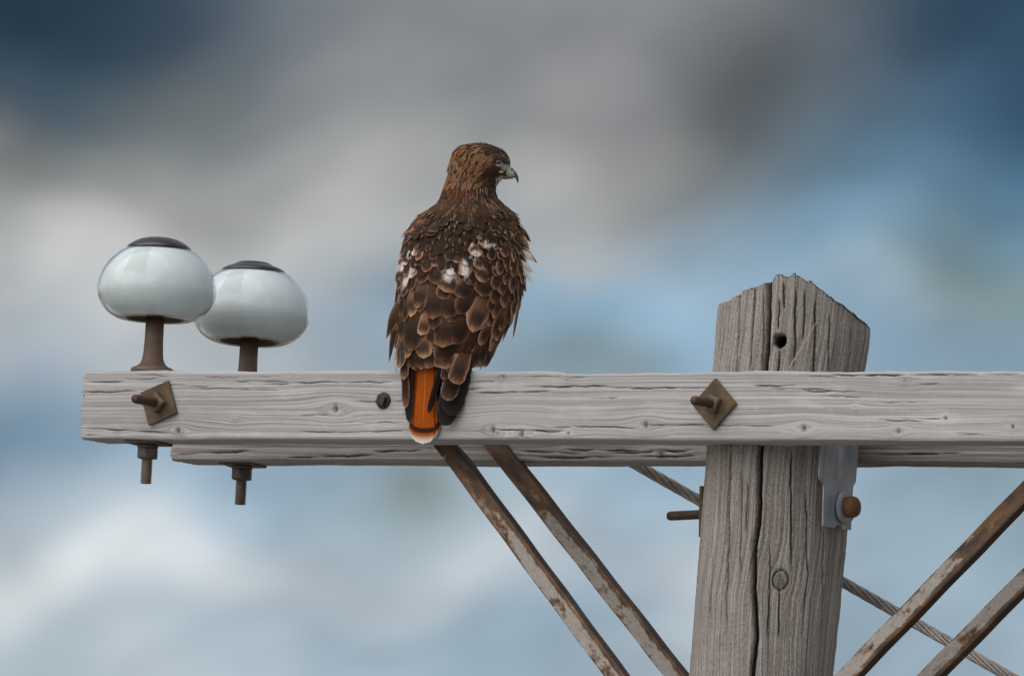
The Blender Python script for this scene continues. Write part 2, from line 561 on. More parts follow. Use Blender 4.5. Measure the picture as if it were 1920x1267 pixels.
# ------------------------------------------------------------------ ground
m, t, b = material('winter_grass_and_snow')
co = t.new('ShaderNodeTexCoord').outputs['Object']
n1 = t.noise(co, 0.05, 6, 0.6)
n2 = t.noise(co, 2.5, 5, 0.65)
n3 = t.noise(co, 30, 3, 0.6)
c = t.mix(n2, (0.07, 0.06, 0.036), (0.16, 0.13, 0.08))
c = t.mix(t.ss(t.math('ADD', n1, t.math('MULTIPLY', n2, 0.25)), 0.66, 0.76), c, (0.72, 0.75, 0.8))
t.set(b.inputs['Base Color'], c)
b.inputs['Roughness'].default_value = 0.95
t.set(b.inputs['Normal'], t.bump(t.math('ADD', n2, n3), 0.6, 0.05))
S = 26000
gv, gf = [], []
ring = [0, 3, 8, 20, 60, 180, 600, 2500, 9000, S]
gv.append((0, 0, 0))
for i, r in enumerate(ring[1:]):
    for k in range(48):
        a = 2 * math.pi * k / 48
        hgt = 0.0 if r > 100 else 0.08 * math.sin(3.1 * a + r) * math.cos(1.7 * a)
        gv.append((r * math.cos(a), r * math.sin(a), hgt if r > 4 else 0.0))
for k in range(48):
    gf.append((0, 1 + k, 1 + (k + 1) % 48))
for i in range(len(ring) - 2):
    for k in range(48):
        a0 = 1 + i * 48
        gf.append((a0 + k, a0 + 48 + k, a0 + 48 + (k + 1) % 48, a0 + (k + 1) % 48))
tag(obj('ground', mesh('ground', gv, gf), m), kind='structure')

# ------------------------------------------------------------------ timber builders
def add_attr(me, name, arr):
    a = me.attributes.new(name, 'FLOAT', 'POINT')
    a.data.foreach_set('value', np.asarray(arr, dtype=np.float32).ravel())


def smooth_noise(x, seed, freqs=((1.0, 1.0), (2.3, 0.5), (5.1, 0.25), (11.7, 0.12))):
    r = np.random.default_rng(abs(int(seed)))
    out = np.zeros_like(x)
    for f, a in freqs:
        out += a * np.sin(2 * np.pi * (f * x + r.random()) + 1.3 * np.sin(2 * np.pi * (f * 0.37 * x + r.random())))
    return out


def crossarm(name, X0, X1, Yf, depth, zc, h, knots, cracks, mat, dx, ds, seed, notch=True, rough=1.0, shade_x=None):
    rc = 0.006
    # outline of the section (y, z), starting at the front top corner and running down the front
    sec = []
    nf = int((h - 2 * rc) / ds)
    for i in range(nf + 1):
        sec.append((0.0, h / 2 - rc - (h - 2 * rc) * i / nf))
    for k in range(1, 5):
        a = math.pi / 2 * k / 5
        sec.append((rc - rc * math.cos(a), -h / 2 + rc - rc * math.sin(a)))
    nb = 34
    for i in range(nb + 1):
        sec.append((rc + (depth - 2 * rc) * i / nb, -h / 2))
    for k in range(1, 4):
        a = math.pi / 2 * k / 4
        sec.append((depth - rc + rc * math.sin(a), -h / 2 + rc - rc * math.cos(a)))
    for i in range(15):
        sec.append((depth, -h / 2 + rc + (h - 2 * rc) * i / 14))
    for k in range(1, 4):
        a = math.pi / 2 * k / 4
        sec.append((depth - rc + rc * math.cos(a), h / 2 - rc + rc * math.sin(a)))
    nt_ = 26
    for i in range(nt_ + 1):
        sec.append((depth - rc - (depth - 2 * rc) * i / nt_, h / 2))
    for k in range(1, 5):
        a = math.pi / 2 * k / 5
        sec.append((rc - rc * math.sin(a), h / 2 - rc + rc * math.cos(a)))
    sec = np.array(sec)
    n = len(sec)
    nxt = np.roll(sec, -1, 0)
    prv = np.roll(sec, 1, 0)
    tg = nxt - prv
    tg /= np.linalg.norm(tg, axis=1)[:, None]
    nrm = np.stack([tg[:, 1], -tg[:, 0]], 1)            # outward
    cen = np.array([depth / 2, 0])
    flip = ((sec - cen) * nrm).sum(1) < 0
    nrm[flip] *= -1
    seg = np.linalg.norm(nxt - sec, axis=1)
    s = np.concatenate([[0], np.cumsum(seg)[:-1]])
    front = (sec[:, 0] < 1e-6)
    xs = np.arange(X0, X1 + dx * 0.5, dx)
    m = len(xs)
    XX = np.repeat(xs[:, None], n, 1)
    SS = np.repeat(s[None, :], m, 0)
    ZZ = np.repeat(sec[None, :, 1], m, 0) + zc
    F = np.repeat(front[None, :], m, 0).astype(float)
    psi = SS + 0.0022 * smooth_noise(xs * 0.35, seed)[:, None] + 0.0004 * smooth_noise(xs * 3.0, seed + 1)[:, None]
    knot = np.zeros((m, n))
    disp = np.zeros((m, n))
    for (kx, kz, kr) in knots:
        ddx = (XX - kx) / 2.4
        dds = -(ZZ - kz)
        r2 = ddx ** 2 + dds ** 2
        psi -= F * dds * (1.1 * kr) ** 2 / (r2 + 0.5 * kr ** 2) * 0.75
        rr = np.sqrt(((XX - kx) / 0.95) ** 2 + dds ** 2)
        ring_ = np.exp(-(rr / (0.55 * kr)) ** 2)
        core = np.exp(-(((XX - kx) / (0.20 * kr)) ** 2 + (dds / (0.42 * kr)) ** 2))
        knot += F * (0.22 * ring_ + 1.1 * core)
        disp += F * (0.0022 * np.exp(-(rr / (1.3 * kr)) ** 2) - 0.010 * core)
    crack = np.zeros((m, n))
    for pts, wd, dp in cracks:
        px = np.array([p[0] for p in pts])
        pz = np.array([p[1] for p in pts])
        zc_ = np.interp(xs, px, pz) + 0.0006 * smooth_noise(xs * 14, seed + int(px[0] * 1000) % 97)
        L = px[-1] - px[0]
        tt = (xs - px[0]) / L
        tap = np.clip(np.minimum(tt, 1 - tt) * 5, 0, 1) * ((tt > 0) & (tt < 1))
        tap = np.sqrt(tap) * np.clip(0.75 + 0.35 * smooth_noise(xs * 8, seed + int(abs(pz[0]) * 5000) % 89), 0.15, 1)
        g = np.exp(-((ZZ - zc_[:, None]) / wd) ** 2) * tap[:, None] * F
        crack = np.maximum(crack, g)
        disp -= dp * g
    if shade_x is not None:  # shade right of the pole, painted into the arm's colour
        st_ = 1 / (1 + np.exp(-(XX - shade_x) / 0.02)) * np.exp(-np.clip(XX - shade_x, 0, None) / 0.30)
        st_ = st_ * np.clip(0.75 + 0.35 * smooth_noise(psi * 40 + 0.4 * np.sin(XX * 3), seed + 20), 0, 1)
        knot += st_  # painted shade rides on the knot darkening
    # gentle waviness of the old faces, furrows along the grain
    disp += rough * 0.00015 * smooth_noise(psi * 60 + 0.3 * np.sin(XX * 4), seed + 3)
    disp += rough * 0.00012 * smooth_noise(psi * 210 + 0.5 * np.sin(XX * 7), seed + 4) * F
    disp += 0.0009 * smooth_noise(xs * 1.7, seed + 5)[:, None]
    # worn top edge
    top = np.clip((ZZ - (zc + h / 2 - 0.012)) / 0.012, 0, 1)
    zoff = top * 0.0006 * smooth_noise(xs * 5.5, seed + 6)[:, None]
    if notch:
        nx_ = P(1062, 695, 0).x
        zoff -= top * 0.0035 * (1 / (1 + np.exp(-(xs - nx_) / 0.004)))[:, None]
        zoff -= top * 0.003 * np.exp(-((xs - nx_) / 0.008) ** 2)[:, None]
        zoff += top * 0.0035 * (1 / (1 + np.exp(-(xs - P(1330, 695, 0).x) / 0.05)))[:, None]
    yy = sec[None, :, 0] + nrm[None, :, 0] * disp + Yf
    zz = sec[None, :, 1] + nrm[None, :, 1] * disp + zoff + zc
    # ragged saw-cut end
    xo = XX.copy()
    ragged = 0.0022 * smooth_noise(s * 40, seed + 7) + 0.0015 * smooth_noise(s * 130, seed + 8)
    xo[0] += ragged
    xo[1] += ragged * 0.5
    V = np.stack([xo, yy, zz], -1).reshape(-1, 3)
    fs = []
    idx = np.arange(m * n).reshape(m, n)
    a_ = idx[:-1, :].ravel()
    b_ = np.roll(idx, -1, 1)[:-1, :].ravel()
    c_ = np.roll(idx, -1, 1)[1:, :].ravel()
    d_ = idx[1:, :].ravel()
    fs = np.stack([a_, b_, c_, d_], 1).tolist()
    fs.append(list(reversed(idx[0].tolist())))
    fs.append(idx[-1].tolist())
    me = mesh(name, V.tolist(), fs)
    add_attr(me, 'gx', XX)
    add_attr(me, 'gs', psi)
    add_attr(me, 'knot', np.clip(knot, 0, 1))
    add_attr(me, 'crack', np.clip(crack, 0, 1))
    o = obj(name, me, mat)
    me.polygons[len(fs) - 1].use_smooth = False
    me.polygons[len(fs) - 2].use_smooth = False
    return o


ARM_H, ARM_D = 0.130, 0.100
XL = P(155, 760, 0).x
POLE_X, POLE_Y, POLE_R = 0.478, 0.205, 0.140
XR = POLE_X * 2 - XL
REAR_Y = 0.310
REAR_DROP = 0.010            # the rear arm hangs a little lower


def fp(px, py, Y=0.0):
    p = P(px, py, Y)
    return (p.x, p.z)


knots = [(335, 808, 13), (440, 786, 6), (630, 767, 18), (925, 806, 14), (978, 815, 15), (1065, 812, 6), (1211, 797, 14),
         (1328, 797, 5), (1508, 803, 14), (1605, 764, 5), (1685, 809, 11), (1773, 784, 7), (220, 807, 6), (1063, 706, 6),
         (945, 706, 8), (1697, 712, 8), (1900, 800, 9)]
knots = [fp(x, y) + (r / 1000,) for x, y, r in knots]
cr = [([(157, 736), (255, 733)], 1.4, 9), ([(490, 722), (560, 718), (620, 716), (740, 717)], 1.3, 8),
      ([(880, 737), (1032, 734)], 1.5, 9), ([(985, 726), (1090, 724), (1142, 724)], 1.5, 10), ([(1130, 726), (1190, 726)], 1.3, 8),
      ([(1178, 729), (1272, 727)], 1.6, 10), ([(1270, 729), (1330, 728)], 1.2, 6), ([(1415, 724), (1492, 723)], 1.4, 9),
      ([(157, 803), (230, 806), (322, 812)], 1.3, 8), ([(1216, 797), (1330, 796)], 1.3, 8), ([(1035, 801), (1120, 799), (1192, 803)], 1.3, 8),
      ([(655, 753), (770, 752)], 1.1, 6), ([(560, 808), (640, 811), (770, 807)], 1.1, 6), ([(1555, 703), (1600, 703), (1702, 704)], 1.8, 8),
      ([(1690, 785), (1770, 785)], 1.1, 5), ([(1640, 787), (1740, 790)], 1.1, 6), ([(925, 805), (1010, 808), (1050, 811)], 1.3, 8),
      ([(860, 717), (930, 715)], 1.2, 6), ([(163, 717), (230, 715)], 1.2, 6), ([(1105, 746), (1160, 746)], 1.1, 4),
      ([(157, 816), (190, 816)], 1.2, 6), ([(1330, 797), (1470, 799)], 1.0, 4), ([(1700, 703), (1920, 701)], 1.6, 7),
      ([(560, 779), (620, 777)], 1.0, 4), ([(660, 780), (700, 778)], 1.0, 4), ([(380, 708), (520, 706)], 1.0, 4)]
cracks = [([fp(x, y) for x, y in pts], wd * 0.72 / 1000, dp * 0.8 / 1000) for pts, wd, dp in cr]
rr_ = random.Random(5)
for _ in range(26):
    xa = rr_.uniform(160, 1900)
    ya = rr_.choice([rr_.uniform(700, 735), rr_.uniform(700, 820)])
    ln_ = rr_.uniform(25, 130)
    cracks.append(([fp(xa, ya), fp(xa + ln_ * 0.5, ya + rr_.uniform(-1.2, 1.2)), fp(xa + ln_, ya + rr_.uniform(-2, 2))], rr_.uniform(0.6, 1.0) / 1000, rr_.uniform(1.0, 3.5) / 1000))
tag(crossarm('crossarm', XL, XR, 0.0, ARM_D, Z0, ARM_H, knots, cracks, M_ARM, 0.004, 0.00105, 11),
    'pale grey weathered wooden crossarm in front, with knots and cracks, hawk perched on it', 'crossarm', 'pair of wooden crossarms on the pole')
rk = [fp(x, y, REAR_Y) + (r / 1000,) for x, y, r in [(660, 851, 5), (1060, 848, 10), (1240, 853, 14)]]
rc_ = [([fp(a, b_, REAR_Y), fp(c_, d_, REAR_Y)], 1.6 / 1000, 0.007) for a, b_, c_, d_ in
       [(330, 852, 470, 845), (540, 858, 700, 853), (700, 846, 800, 845), (980, 846, 1090, 850), (1060, 843, 1200, 845), (1150, 850, 1300, 844),
        (1200, 856, 1320, 854), (1000, 858, 1150, 857), (1640, 852, 1800, 850)]]
tag(crossarm('crossarm', XL, XR, REAR_Y, ARM_D, Z0 - REAR_DROP, ARM_H, rk, rc_, M_ARM2, 0.006, 0.0016, 47, notch=False, rough=2.2, shade_x=P(1600, 850, REAR_Y).x),
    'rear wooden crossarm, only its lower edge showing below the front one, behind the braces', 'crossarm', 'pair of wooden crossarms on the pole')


# ------------------------------------------------------------------ pole
POLE_LEAN = 0.040
ZREF = Z0 + 0.06


def pole_axis(z):
    return POLE_X + (z - ZREF) * POLE_LEAN


def pole_radius(z):
    return 0.1335 + 0.0085 * np.clip((z - (Z0 - 0.42)) / 0.65, 0, 1) + 0.030 * np.clip((Z0 - 0.6 - z) / 6.0, 0, 1)


def build_pole():
    nseg = 460
    # denser sampling on the visible side
    A = np.linspace(0, 2 * np.pi, nseg, endpoint=False)
    camA = math.atan2(toward.y, toward.x)
    A = camA + A - np.pi
    A = A + 0.45 * np.sin(A - camA) * -1.0
    zt = Z0 + 0.30
    zs = np.concatenate([np.linspace(0, Z0 - 0.60, 40), np.arange(Z0 - 0.595, zt, 0.0042)])
    m, n = len(zs), nseg
    ZZ = np.repeat(zs[:, None], n, 1)
    AA = np.repeat(A[None, :], m, 0)
    R = pole_radius(zs)[:, None] * np.ones((1, n))
    sArc = (AA - camA) * 0.14                       # metres round the pole, 0 on the viewer's side, + to the right
    psi = sArc + 0.004 * smooth_noise(zs * 0.8, 61)[:, None] + 0.0015 * smooth_noise(zs * 3.1, 62)[:, None]
    disp = 0.0016 * smooth_noise(sArc * 7, 63) + 0.0004 * smooth_noise(psi * 70, 64) + 0.0003 * smooth_noise(psi * 190, 65)
    disp += 0.0018 * smooth_noise(zs * 2.2, 66)[:, None] * np.sin(sArc * 20 + 1)
    knot = np.zeros((m, n))
    crack = np.zeros((m, n))

    def arc_z(px, py):
        # meet the ray with the pole's round face
        d = fwd + RIGHT * ((px - 960) / FPX) - UP * ((py - 633.5) / FPX)
        tt = (P(px, py, POLE_Y) - CAM).length / d.length
        z = (CAM + d * tt).z
        for _ in range(6):
            cx, cy = pole_axis(z), POLE_Y
            r = float(pole_radius(np.array(z)))
            ox, oy = CAM.x - cx, CAM.y - cy
            a = d.x ** 2 + d.y ** 2
            bb = 2 * (ox * d.x + oy * d.y)
            cc = ox * ox + oy * oy - r * r
            q = max(0.0, bb * bb - 4 * a * cc)
            tt = (-bb - math.sqrt(q)) / (2 * a)
            p = CAM + d * tt
            z = p.z
        ang = math.atan2(p.y - cy, p.x - cx) - camA
        return ang * 0.14, z

    lines = [([(1443, 505), (1440, 600), (1435, 690), (1430, 760), (1425, 840), (1424, 950), (1413, 1050), (1414, 1100), (1418, 1195)], 4.0, 34),
             ([(1462, 655), (1459, 700), (1459, 800)], 1.6, 10), ([(1461, 560), (1460, 620)], 1.5, 9),
             ([(1386, 550), (1381, 690), (1377, 800)], 1.7, 11), ([(1414, 535), (1409, 640), (1405, 700)], 1.6, 9),
             ([(1492, 540), (1490, 690)], 1.7, 10), ([(1530, 560), (1528, 690), (1526, 760)], 1.9, 11), ([(1470, 530), (1470, 580)], 1.6, 8),
             ([(1510, 545), (1506, 640)], 1.4, 7), ([(1555, 590), (1553, 700)], 1.5, 8), ([(1596, 610), (1592, 700)], 1.5, 8),
             ([(1370, 840), (1366, 950), (1362, 1100), (1360, 1195)], 1.6, 10), ([(1342, 860), (1336, 1000), (1331, 1195)], 1.4, 7),
             ([(1484, 840), (1483, 950), (1486, 1060)], 1.6, 9), ([(1510, 920), (1514, 1080), (1503, 1195)], 1.5, 8),
             ([(1463, 1103), (1461, 1195)], 1.5, 9), ([(1445, 1020), (1440, 1195)], 1.2, 6), ([(1390, 880), (1388, 1080)], 1.3, 6),
             ([(1545, 990), (1541, 1195)], 1.5, 8), ([(1402, 900), (1398, 1000)], 1.3, 6), ([(1432, 540), (1429, 690)], 1.2, 6), ([(1358, 570), (1352, 690)], 1.3, 6)]
    for pts, wd, dp in lines:
        q = [arc_z(*p) for p in pts]
        q.sort(key=lambda v: v[1])
        qz = np.array([v[1] for v in q])
        qs = np.array([v[0] for v in q])
        sc = np.interp(zs, qz, qs) + 0.0009 * smooth_noise(zs * 9, int(wd * 10) + int(qs[0] * 1000))
        L = qz[-1] - qz[0]
        tt = (zs - qz[0]) / L
        tap = np.clip(np.minimum(tt, 1 - tt) * 7, 0, 1) * ((tt > 0) & (tt < 1))
        if wd > 3:
            tap = np.clip(tt * 7, 0.0, 1.0) * (tt > 0) if False else np.ones_like(tt) * (zs > Z0 - 1.2)
        g = np.exp(-((sArc - sc[:, None]) / (wd / 1000)) ** 2) * np.sqrt(tap)[:, None]
        crack = np.maximum(crack, g)
        disp -= dp / 1000 * g
        psi += 0.0012 * g
    # bored hole through the top
    hs, hz = arc_z(1462, 638)
    r = np.sqrt((sArc - hs) ** 2 + (ZZ - hz) ** 2)
    hole = np.clip((0.0135 - r) / 0.003, 0, 1)
    disp -= 0.075 * hole
    crack = np.maximum(crack, hole * 0.9)
    # plugged knot low down
    ks, kz = arc_z(1464, 1086)
    ddx = sArc - ks
    ddz = ZZ - kz
    r = np.sqrt(ddx ** 2 + (ddz * 0.86) ** 2)
    psi -= ddx * 0.018 ** 2 / (ddx ** 2 + (ddz / 1.5) ** 2 + 0.011 ** 2)
    ringk = np.exp(-((r - 0.0155) / 0.0021) ** 2)
    crack = np.maximum(crack, 1.0 * ringk)
    disp -= 0.005 * ringk
    knot += 0.38 * (r < 0.0145) + 0.5 * np.exp(-((ddx - 0.001) ** 2 + (ddz + 0.005) ** 2) / 0.006 ** 2)
    disp += 0.004 * smooth_noise((sArc + ZZ * 0.6) * 60, 71) * (r < 0.0145) * 0.4
    # burl at the upper right edge
    bs, bz = 0.135, Z0 + 0.145
    disp += 0.007 * np.exp(-((sArc - 0.19) / 0.05) ** 2 - ((ZZ - bz) / 0.045) ** 2)
    # the roof: two sloping saw cuts whose ridge runs away from the viewer
    rr = R + disp
    ax = pole_axis(zs)[:, None]
    X = ax + rr * np.cos(AA)
    Y = POLE_Y + rr * np.sin(AA)
    sh = (X - ax) * math.cos(TH) + (Y - POLE_Y) * math.sin(TH)
    sr = -0.012
    zr = Z0 + 0.262

    def roofz(shv, k):
        z = np.where(shv < sr, zr - 0.50 * (sr - shv), zr - 0.585 * np.clip(shv - sr, 0, None))
        z = np.minimum(z, zr - 0.010)
        return z
    rag = (0.0028 * smooth_noise(A * 3.1, 81) + 0.0012 * smooth_noise(A * 13, 82)) * np.where(A > camA + 0.2, 0.35, 1.0)
    zroof = roofz(sh, 0) + rag[None, :] - 0.006 * np.exp(-((sArc - arc_z(1440, 560)[0]) / 0.006) ** 2)
    Zc = np.minimum(ZZ, zroof)
    V = np.stack([X, Y, Zc], -1).reshape(-1, 3)
    idx = np.arange(m * n).reshape(m, n)
    keep = (ZZ[:-1] <= zroof[:-1] + 0.0) | (np.roll(ZZ, -1, 1)[:-1] <= np.roll(zroof, -1, 1)[:-1])
    a_ = idx[:-1][keep]
    b_ = np.roll(idx, -1, 1)[:-1][keep]
    c_ = np.roll(idx, -1, 1)[1:][keep]
    d_ = idx[1:][keep]
    fs = np.stack([a_, b_, c_, d_], 1).tolist()
    # close the roof: rings shrinking to the ridge line
    last = m - 1
    base = len(V)
    extra = []
    attrs_gx, attrs_gs = [], []
    axt = pole_axis(zt)
    for k, f in enumerate((0.8, 0.6, 0.4, 0.2, 0.04)):
        for j in range(n):
            x = pole_axis(zs[-1]) + (X[last, j] - pole_axis(zs[-1])) * f
            y = POLE_Y + (Y[last, j] - POLE_Y) * f
            s_ = (x - axt) * math.cos(TH) + (y - POLE_Y) * math.sin(TH)
            z = float(roofz(np.array(s_), 0)) + 0.003 * math.sin(90 * x + 50 * y) + rag[j] * f
            extra.append((x, y, min(z, zr - 0.010)))
            attrs_gx.append(z)
            attrs_gs.append(x * 0.9 + y * 0.4)
    prev = idx[last].tolist()
    for k in range(5):
        cur = list(range(base + k * n, base + (k + 1) * n))
        for j in range(n):
            fs.append([prev[j], prev[(j + 1) % n], cur[(j + 1) % n], cur[j]])
        prev = cur
    fs.append(prev)
    V = np.concatenate([V, np.array(extra)], 0)
    me = mesh('pole', V.tolist(), fs)
    ne = len(extra)
    add_attr(me, 'gx', np.concatenate([ZZ.ravel(), attrs_gx]))
    add_attr(me, 'gs', np.concatenate([psi.ravel(), attrs_gs]))
    add_attr(me, 'knot', np.concatenate([np.clip(knot, 0, 1).ravel(), np.zeros(ne)]))
    add_attr(me, 'crack', np.concatenate([np.clip(crack, 0, 1).ravel(), np.zeros(ne)]))
    o = obj('utility_pole', me, M_POLE)
    return tag(o, 'weathered brown wooden utility pole with roof-cut top, bored hole and long crack', 'utility pole')


build_pole()

# ------------------------------------------------------------------ steel braces
def brace(a, b_, Y, label, seed, width=0.036, back=0.016, stamp=False):
    """angle-iron brace between two points on the plane Y"""
    A, B = P(a[0], a[1], Y), P(b_[0], b_[1], Y)
    d = (B - A)
    L = d.length
    d.normalize()
    nrm = Vector((0, -1, 0))
    side = d.cross(nrm)
    if side.x < 0:
        side = -side                       # to the right-hand edge
    th = 0.006
    prof = []
    # section in (side, toward the viewer): face flange, rounded heel, leg running back
    hw = width / 2
    outer = [(-hw, th * 0.4), (-hw + 0.0012, th), (0.0, th), (hw - 0.004, th), (hw - 0.001, th - 0.0012), (hw, th - 0.004), (hw, -back)]
    inner = [(hw - th, -back), (hw - th, -0.001), (hw - th - 0.003, 0.0), (-hw, 0.0)]
    prof = outer + inner
    us = [0.0, 0.06, 0.5, 0.84, 0.9, 0.95, 1.0, 1.0, 0.9, 0.8, 0.0]
    n = len(prof)
    N = 90
    vs, fs, uvs = [], [], []
    for i in range(N + 1):
        t_ = L * i / N
        flat = 1.0 - min(1.0, max(0.0, (t_ - 0.11) / 0.06))      # flattened upper end
        for (s_, o_) in prof:
            oo = o_ if o_ >= 0 else o_ * (1 - 0.85 * flat)
            wob = 0.0005 * math.sin(t_ * 37 + seed)
            p = A + d * t_ + side * (s_ + wob) + nrm * oo
            vs.append(p)
    for i in range(N):
        for k in range(n):
            k2 = (k + 1) % n
            fs.append((i * n + k, i * n + k2, (i + 1) * n + k2, (i + 1) * n + k))
    fs.append(tuple(range(n)))
    fs.append(tuple(reversed(range(N * n, (N + 1) * n))))
    root = empty('brace', B)
    me = mesh('brace_bar', [v - B for v in vs], fs)
    uvl = me.uv_layers.new(name='UVMap')
    for poly in me.polygons:
        for li in poly.loop_indices:
            vi = me.loops[li].vertex_index
            uvl.data[li].uv = (us[vi % n], L * (vi // n) / N)
    bm = bmesh.new()
    bm.from_mesh(me)
    bmesh.ops.recalc_face_normals(bm, faces=bm.faces[:])
    bm.to_mesh(me)
    bm.free()
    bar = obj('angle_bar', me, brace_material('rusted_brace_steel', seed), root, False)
    # end bolt at the pole
    M = frame(nrm, side, A + d * (L - 0.03) + nrm * (th + 0.004) - B)
    obj('bolt_head', bm_mesh('bolt_head', ngon_prism_bm(6, 0.014, 0.012, M, 0.0015)), M_RUSTROD, root, False)
    if stamp:
        cu = bpy.data.curves.new('stamp', 'FONT')
        cu.body = 'P'
        cu.size = 0.014
        cu.extrude = 0.0006
        tmp = bpy.data.objects.new('stamp_tmp', cu)
        COL.objects.link(tmp)
        dg = bpy.context.evaluated_depsgraph_get()
        me2 = bpy.data.meshes.new_from_object(tmp.evaluated_get(dg))
        bpy.data.objects.remove(tmp)
        Pm = P(842, 852, Y) + nrm * (th + 0.0022) - B
        xax = Vector((-1, 0, 0.15))
        M2 = frame(nrm, xax, Pm)
        me2.transform(M2)
        obj('stamped_letter', me2, M_GALV, root, False)
    return tag(root, label, 'brace', 'angle-iron braces under the crossarms')


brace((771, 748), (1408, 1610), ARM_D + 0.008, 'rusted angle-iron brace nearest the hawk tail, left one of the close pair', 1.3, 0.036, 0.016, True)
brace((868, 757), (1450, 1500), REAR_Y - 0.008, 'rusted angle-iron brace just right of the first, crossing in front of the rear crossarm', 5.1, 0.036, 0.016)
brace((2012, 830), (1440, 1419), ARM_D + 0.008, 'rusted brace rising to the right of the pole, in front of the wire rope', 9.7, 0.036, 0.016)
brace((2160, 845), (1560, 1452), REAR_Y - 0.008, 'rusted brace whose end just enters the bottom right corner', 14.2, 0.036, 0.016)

# ------------------------------------------------------------------ guy wire
def guy_wire():
    A = P(1110, 824, 0.432)
    B1 = P(1740, 1181, 0.432)
    d = (B1 - A).normalized()
    L = (A.z - 0.02) / -d.z
    e1 = d.cross(Vector((0, 1, 0))).normalized()
    e2 = d.cross(e1)
    R, r = 0.0072, 0.0034
    bm_v, bm_f = [], []
    pitch = 0.21
    ts = np.concatenate([np.arange(0, 1.8, 0.008), np.linspace(1.8, L, int((L - 1.8) / 0.035))])
    for k in range(8):
        rad, rr = (R, r) if k < 7 else (0.0, 0.0045)
        base = len(bm_v)
        for t_ in ts:
            ph = 2 * math.pi * (t_ / pitch + k / 7)
            c = d * t_ + (e1 * math.cos(ph) + e2 * math.sin(ph)) * rad
            for q in range(7):
                a = 2 * math.pi * q / 7
                bm_v.append(c + (e1 * math.cos(a) + e2 * math.sin(a)) * rr)
        for i in range(len(ts) - 1):
            for q in range(7):
                q2 = (q + 1) % 7
                bm_f.append((base + i * 7 + q, base + i * 7 + q2, base + (i + 1) * 7 + q2, base + (i + 1) * 7 + q))
    root = empty('guy_wire', A)
    obj('twisted_strand', mesh('twisted_strand', bm_v, bm_f), M_STRAND, root)
    M = frame((0, 1, 0), (1, 0, 0), Vector((0, -0.010, 0)))
    obj('eye_plate', bm_mesh('eye_plate', box_bm(0.06, 0.06, 0.012, M, 0.003)), M_GALV, root, False)
    return tag(root, 'twisted grey steel wire rope running down to the right behind the pole', 'wire')


guy_wire()

# ------------------------------------------------------------------ through bolts with diamond washers
def diamond_bolt(cx, cy, rot_deg, half, rod_len, label):
    c = P(cx, cy, 0.0)
    root = empty('through_bolt', c)
    nrm = Vector((0, -1, 0))
    M = frame(nrm, (1, 0, 0), nrm * 0.0045)
    Mr = M @ Matrix.Rotation(math.radians(rot_deg - 45), 4, 'Z')
    side = half * math.sqrt(2)
    bm = box_bm(side, side, 0.006, None, 0.0012)
    for v in bm.verts:                                   # slightly cupped old plate
        v.co.z += 0.0018 * ((v.co.x / side) ** 2 + (v.co.y / side) ** 2)
    bm.transform(Mr)
    obj('square_washer', bm_mesh('square_washer', bm), M_RUST, root, False)
    Mn = frame(nrm, (1, 0, 0), nrm * 0.015) @ Matrix.Rotation(math.radians(rot_deg - 20), 4, 'Z')
    obj('nut', bm_mesh('nut', box_bm(0.030, 0.030, 0.015, Mn, 0.003)), M_RUST, root, False)
    prof = [(0.0088, -0.02), (0.0088, rod_len - 0.010), (0.0082, rod_len - 0.004), (0.006, rod_len - 0.0008), (0.002, rod_len)]
    obj('rod', lathe('rod', prof, 28, frame(nrm, (1, 0, 0))), M_RUSTROD, root)
    # far end behind the rear arm
    back = Vector((0, REAR_Y + ARM_D + 0.005, 0))
    Mb = frame((0, 1, 0), (1, 0, 0), back) @ Matrix.Rotation(math.radians(45), 4, 'Z')
    obj('square_washer', bm_mesh('square_washer', box_bm(side, side, 0.006, Mb, 0.001)), M_RUST, root, False)
    return tag(root, label, 'bolt', 'rusty bolts with diamond washers')


diamond_bolt(301, 756, 66, 0.047, 0.092, 'rusty bolt and tilted square washer at the left end of the front crossarm')
diamond_bolt(1343, 758, 91, 0.049, 0.082, 'rusty bolt and diamond washer on the crossarm in front of the pole')

c = P(720, 751, 0.0)
root = empty('carriage_bolt', c)
nrm = Vector((0, -1, 0))
obj('washer', lathe('washer', [(0.0155, 0.0), (0.0160, 0.002), (0.0150, 0.004), (0.0125, 0.0052)], 36, frame(nrm, (1, 0, 0))), M_BLACK, root)
Mh = frame(nrm, (1, 0, 0), nrm * 0.009) @ Matrix.Rotation(0.5, 4, 'Z')
bm = ngon_prism_bm(4, 0.0125, 0.010, Mh, 0.0012)
obj('bolt_head', bm_mesh('bolt_head', bm), M_BLACK, root, False)
obj('shank', lathe('shank', [(0.007, -0.125), (0.007, 0.0)], 16, frame(nrm, (1, 0, 0))), M_BLACK, root)
tag(root, 'small black bolt head on the front crossarm just left of the hawk tail', 'bolt')

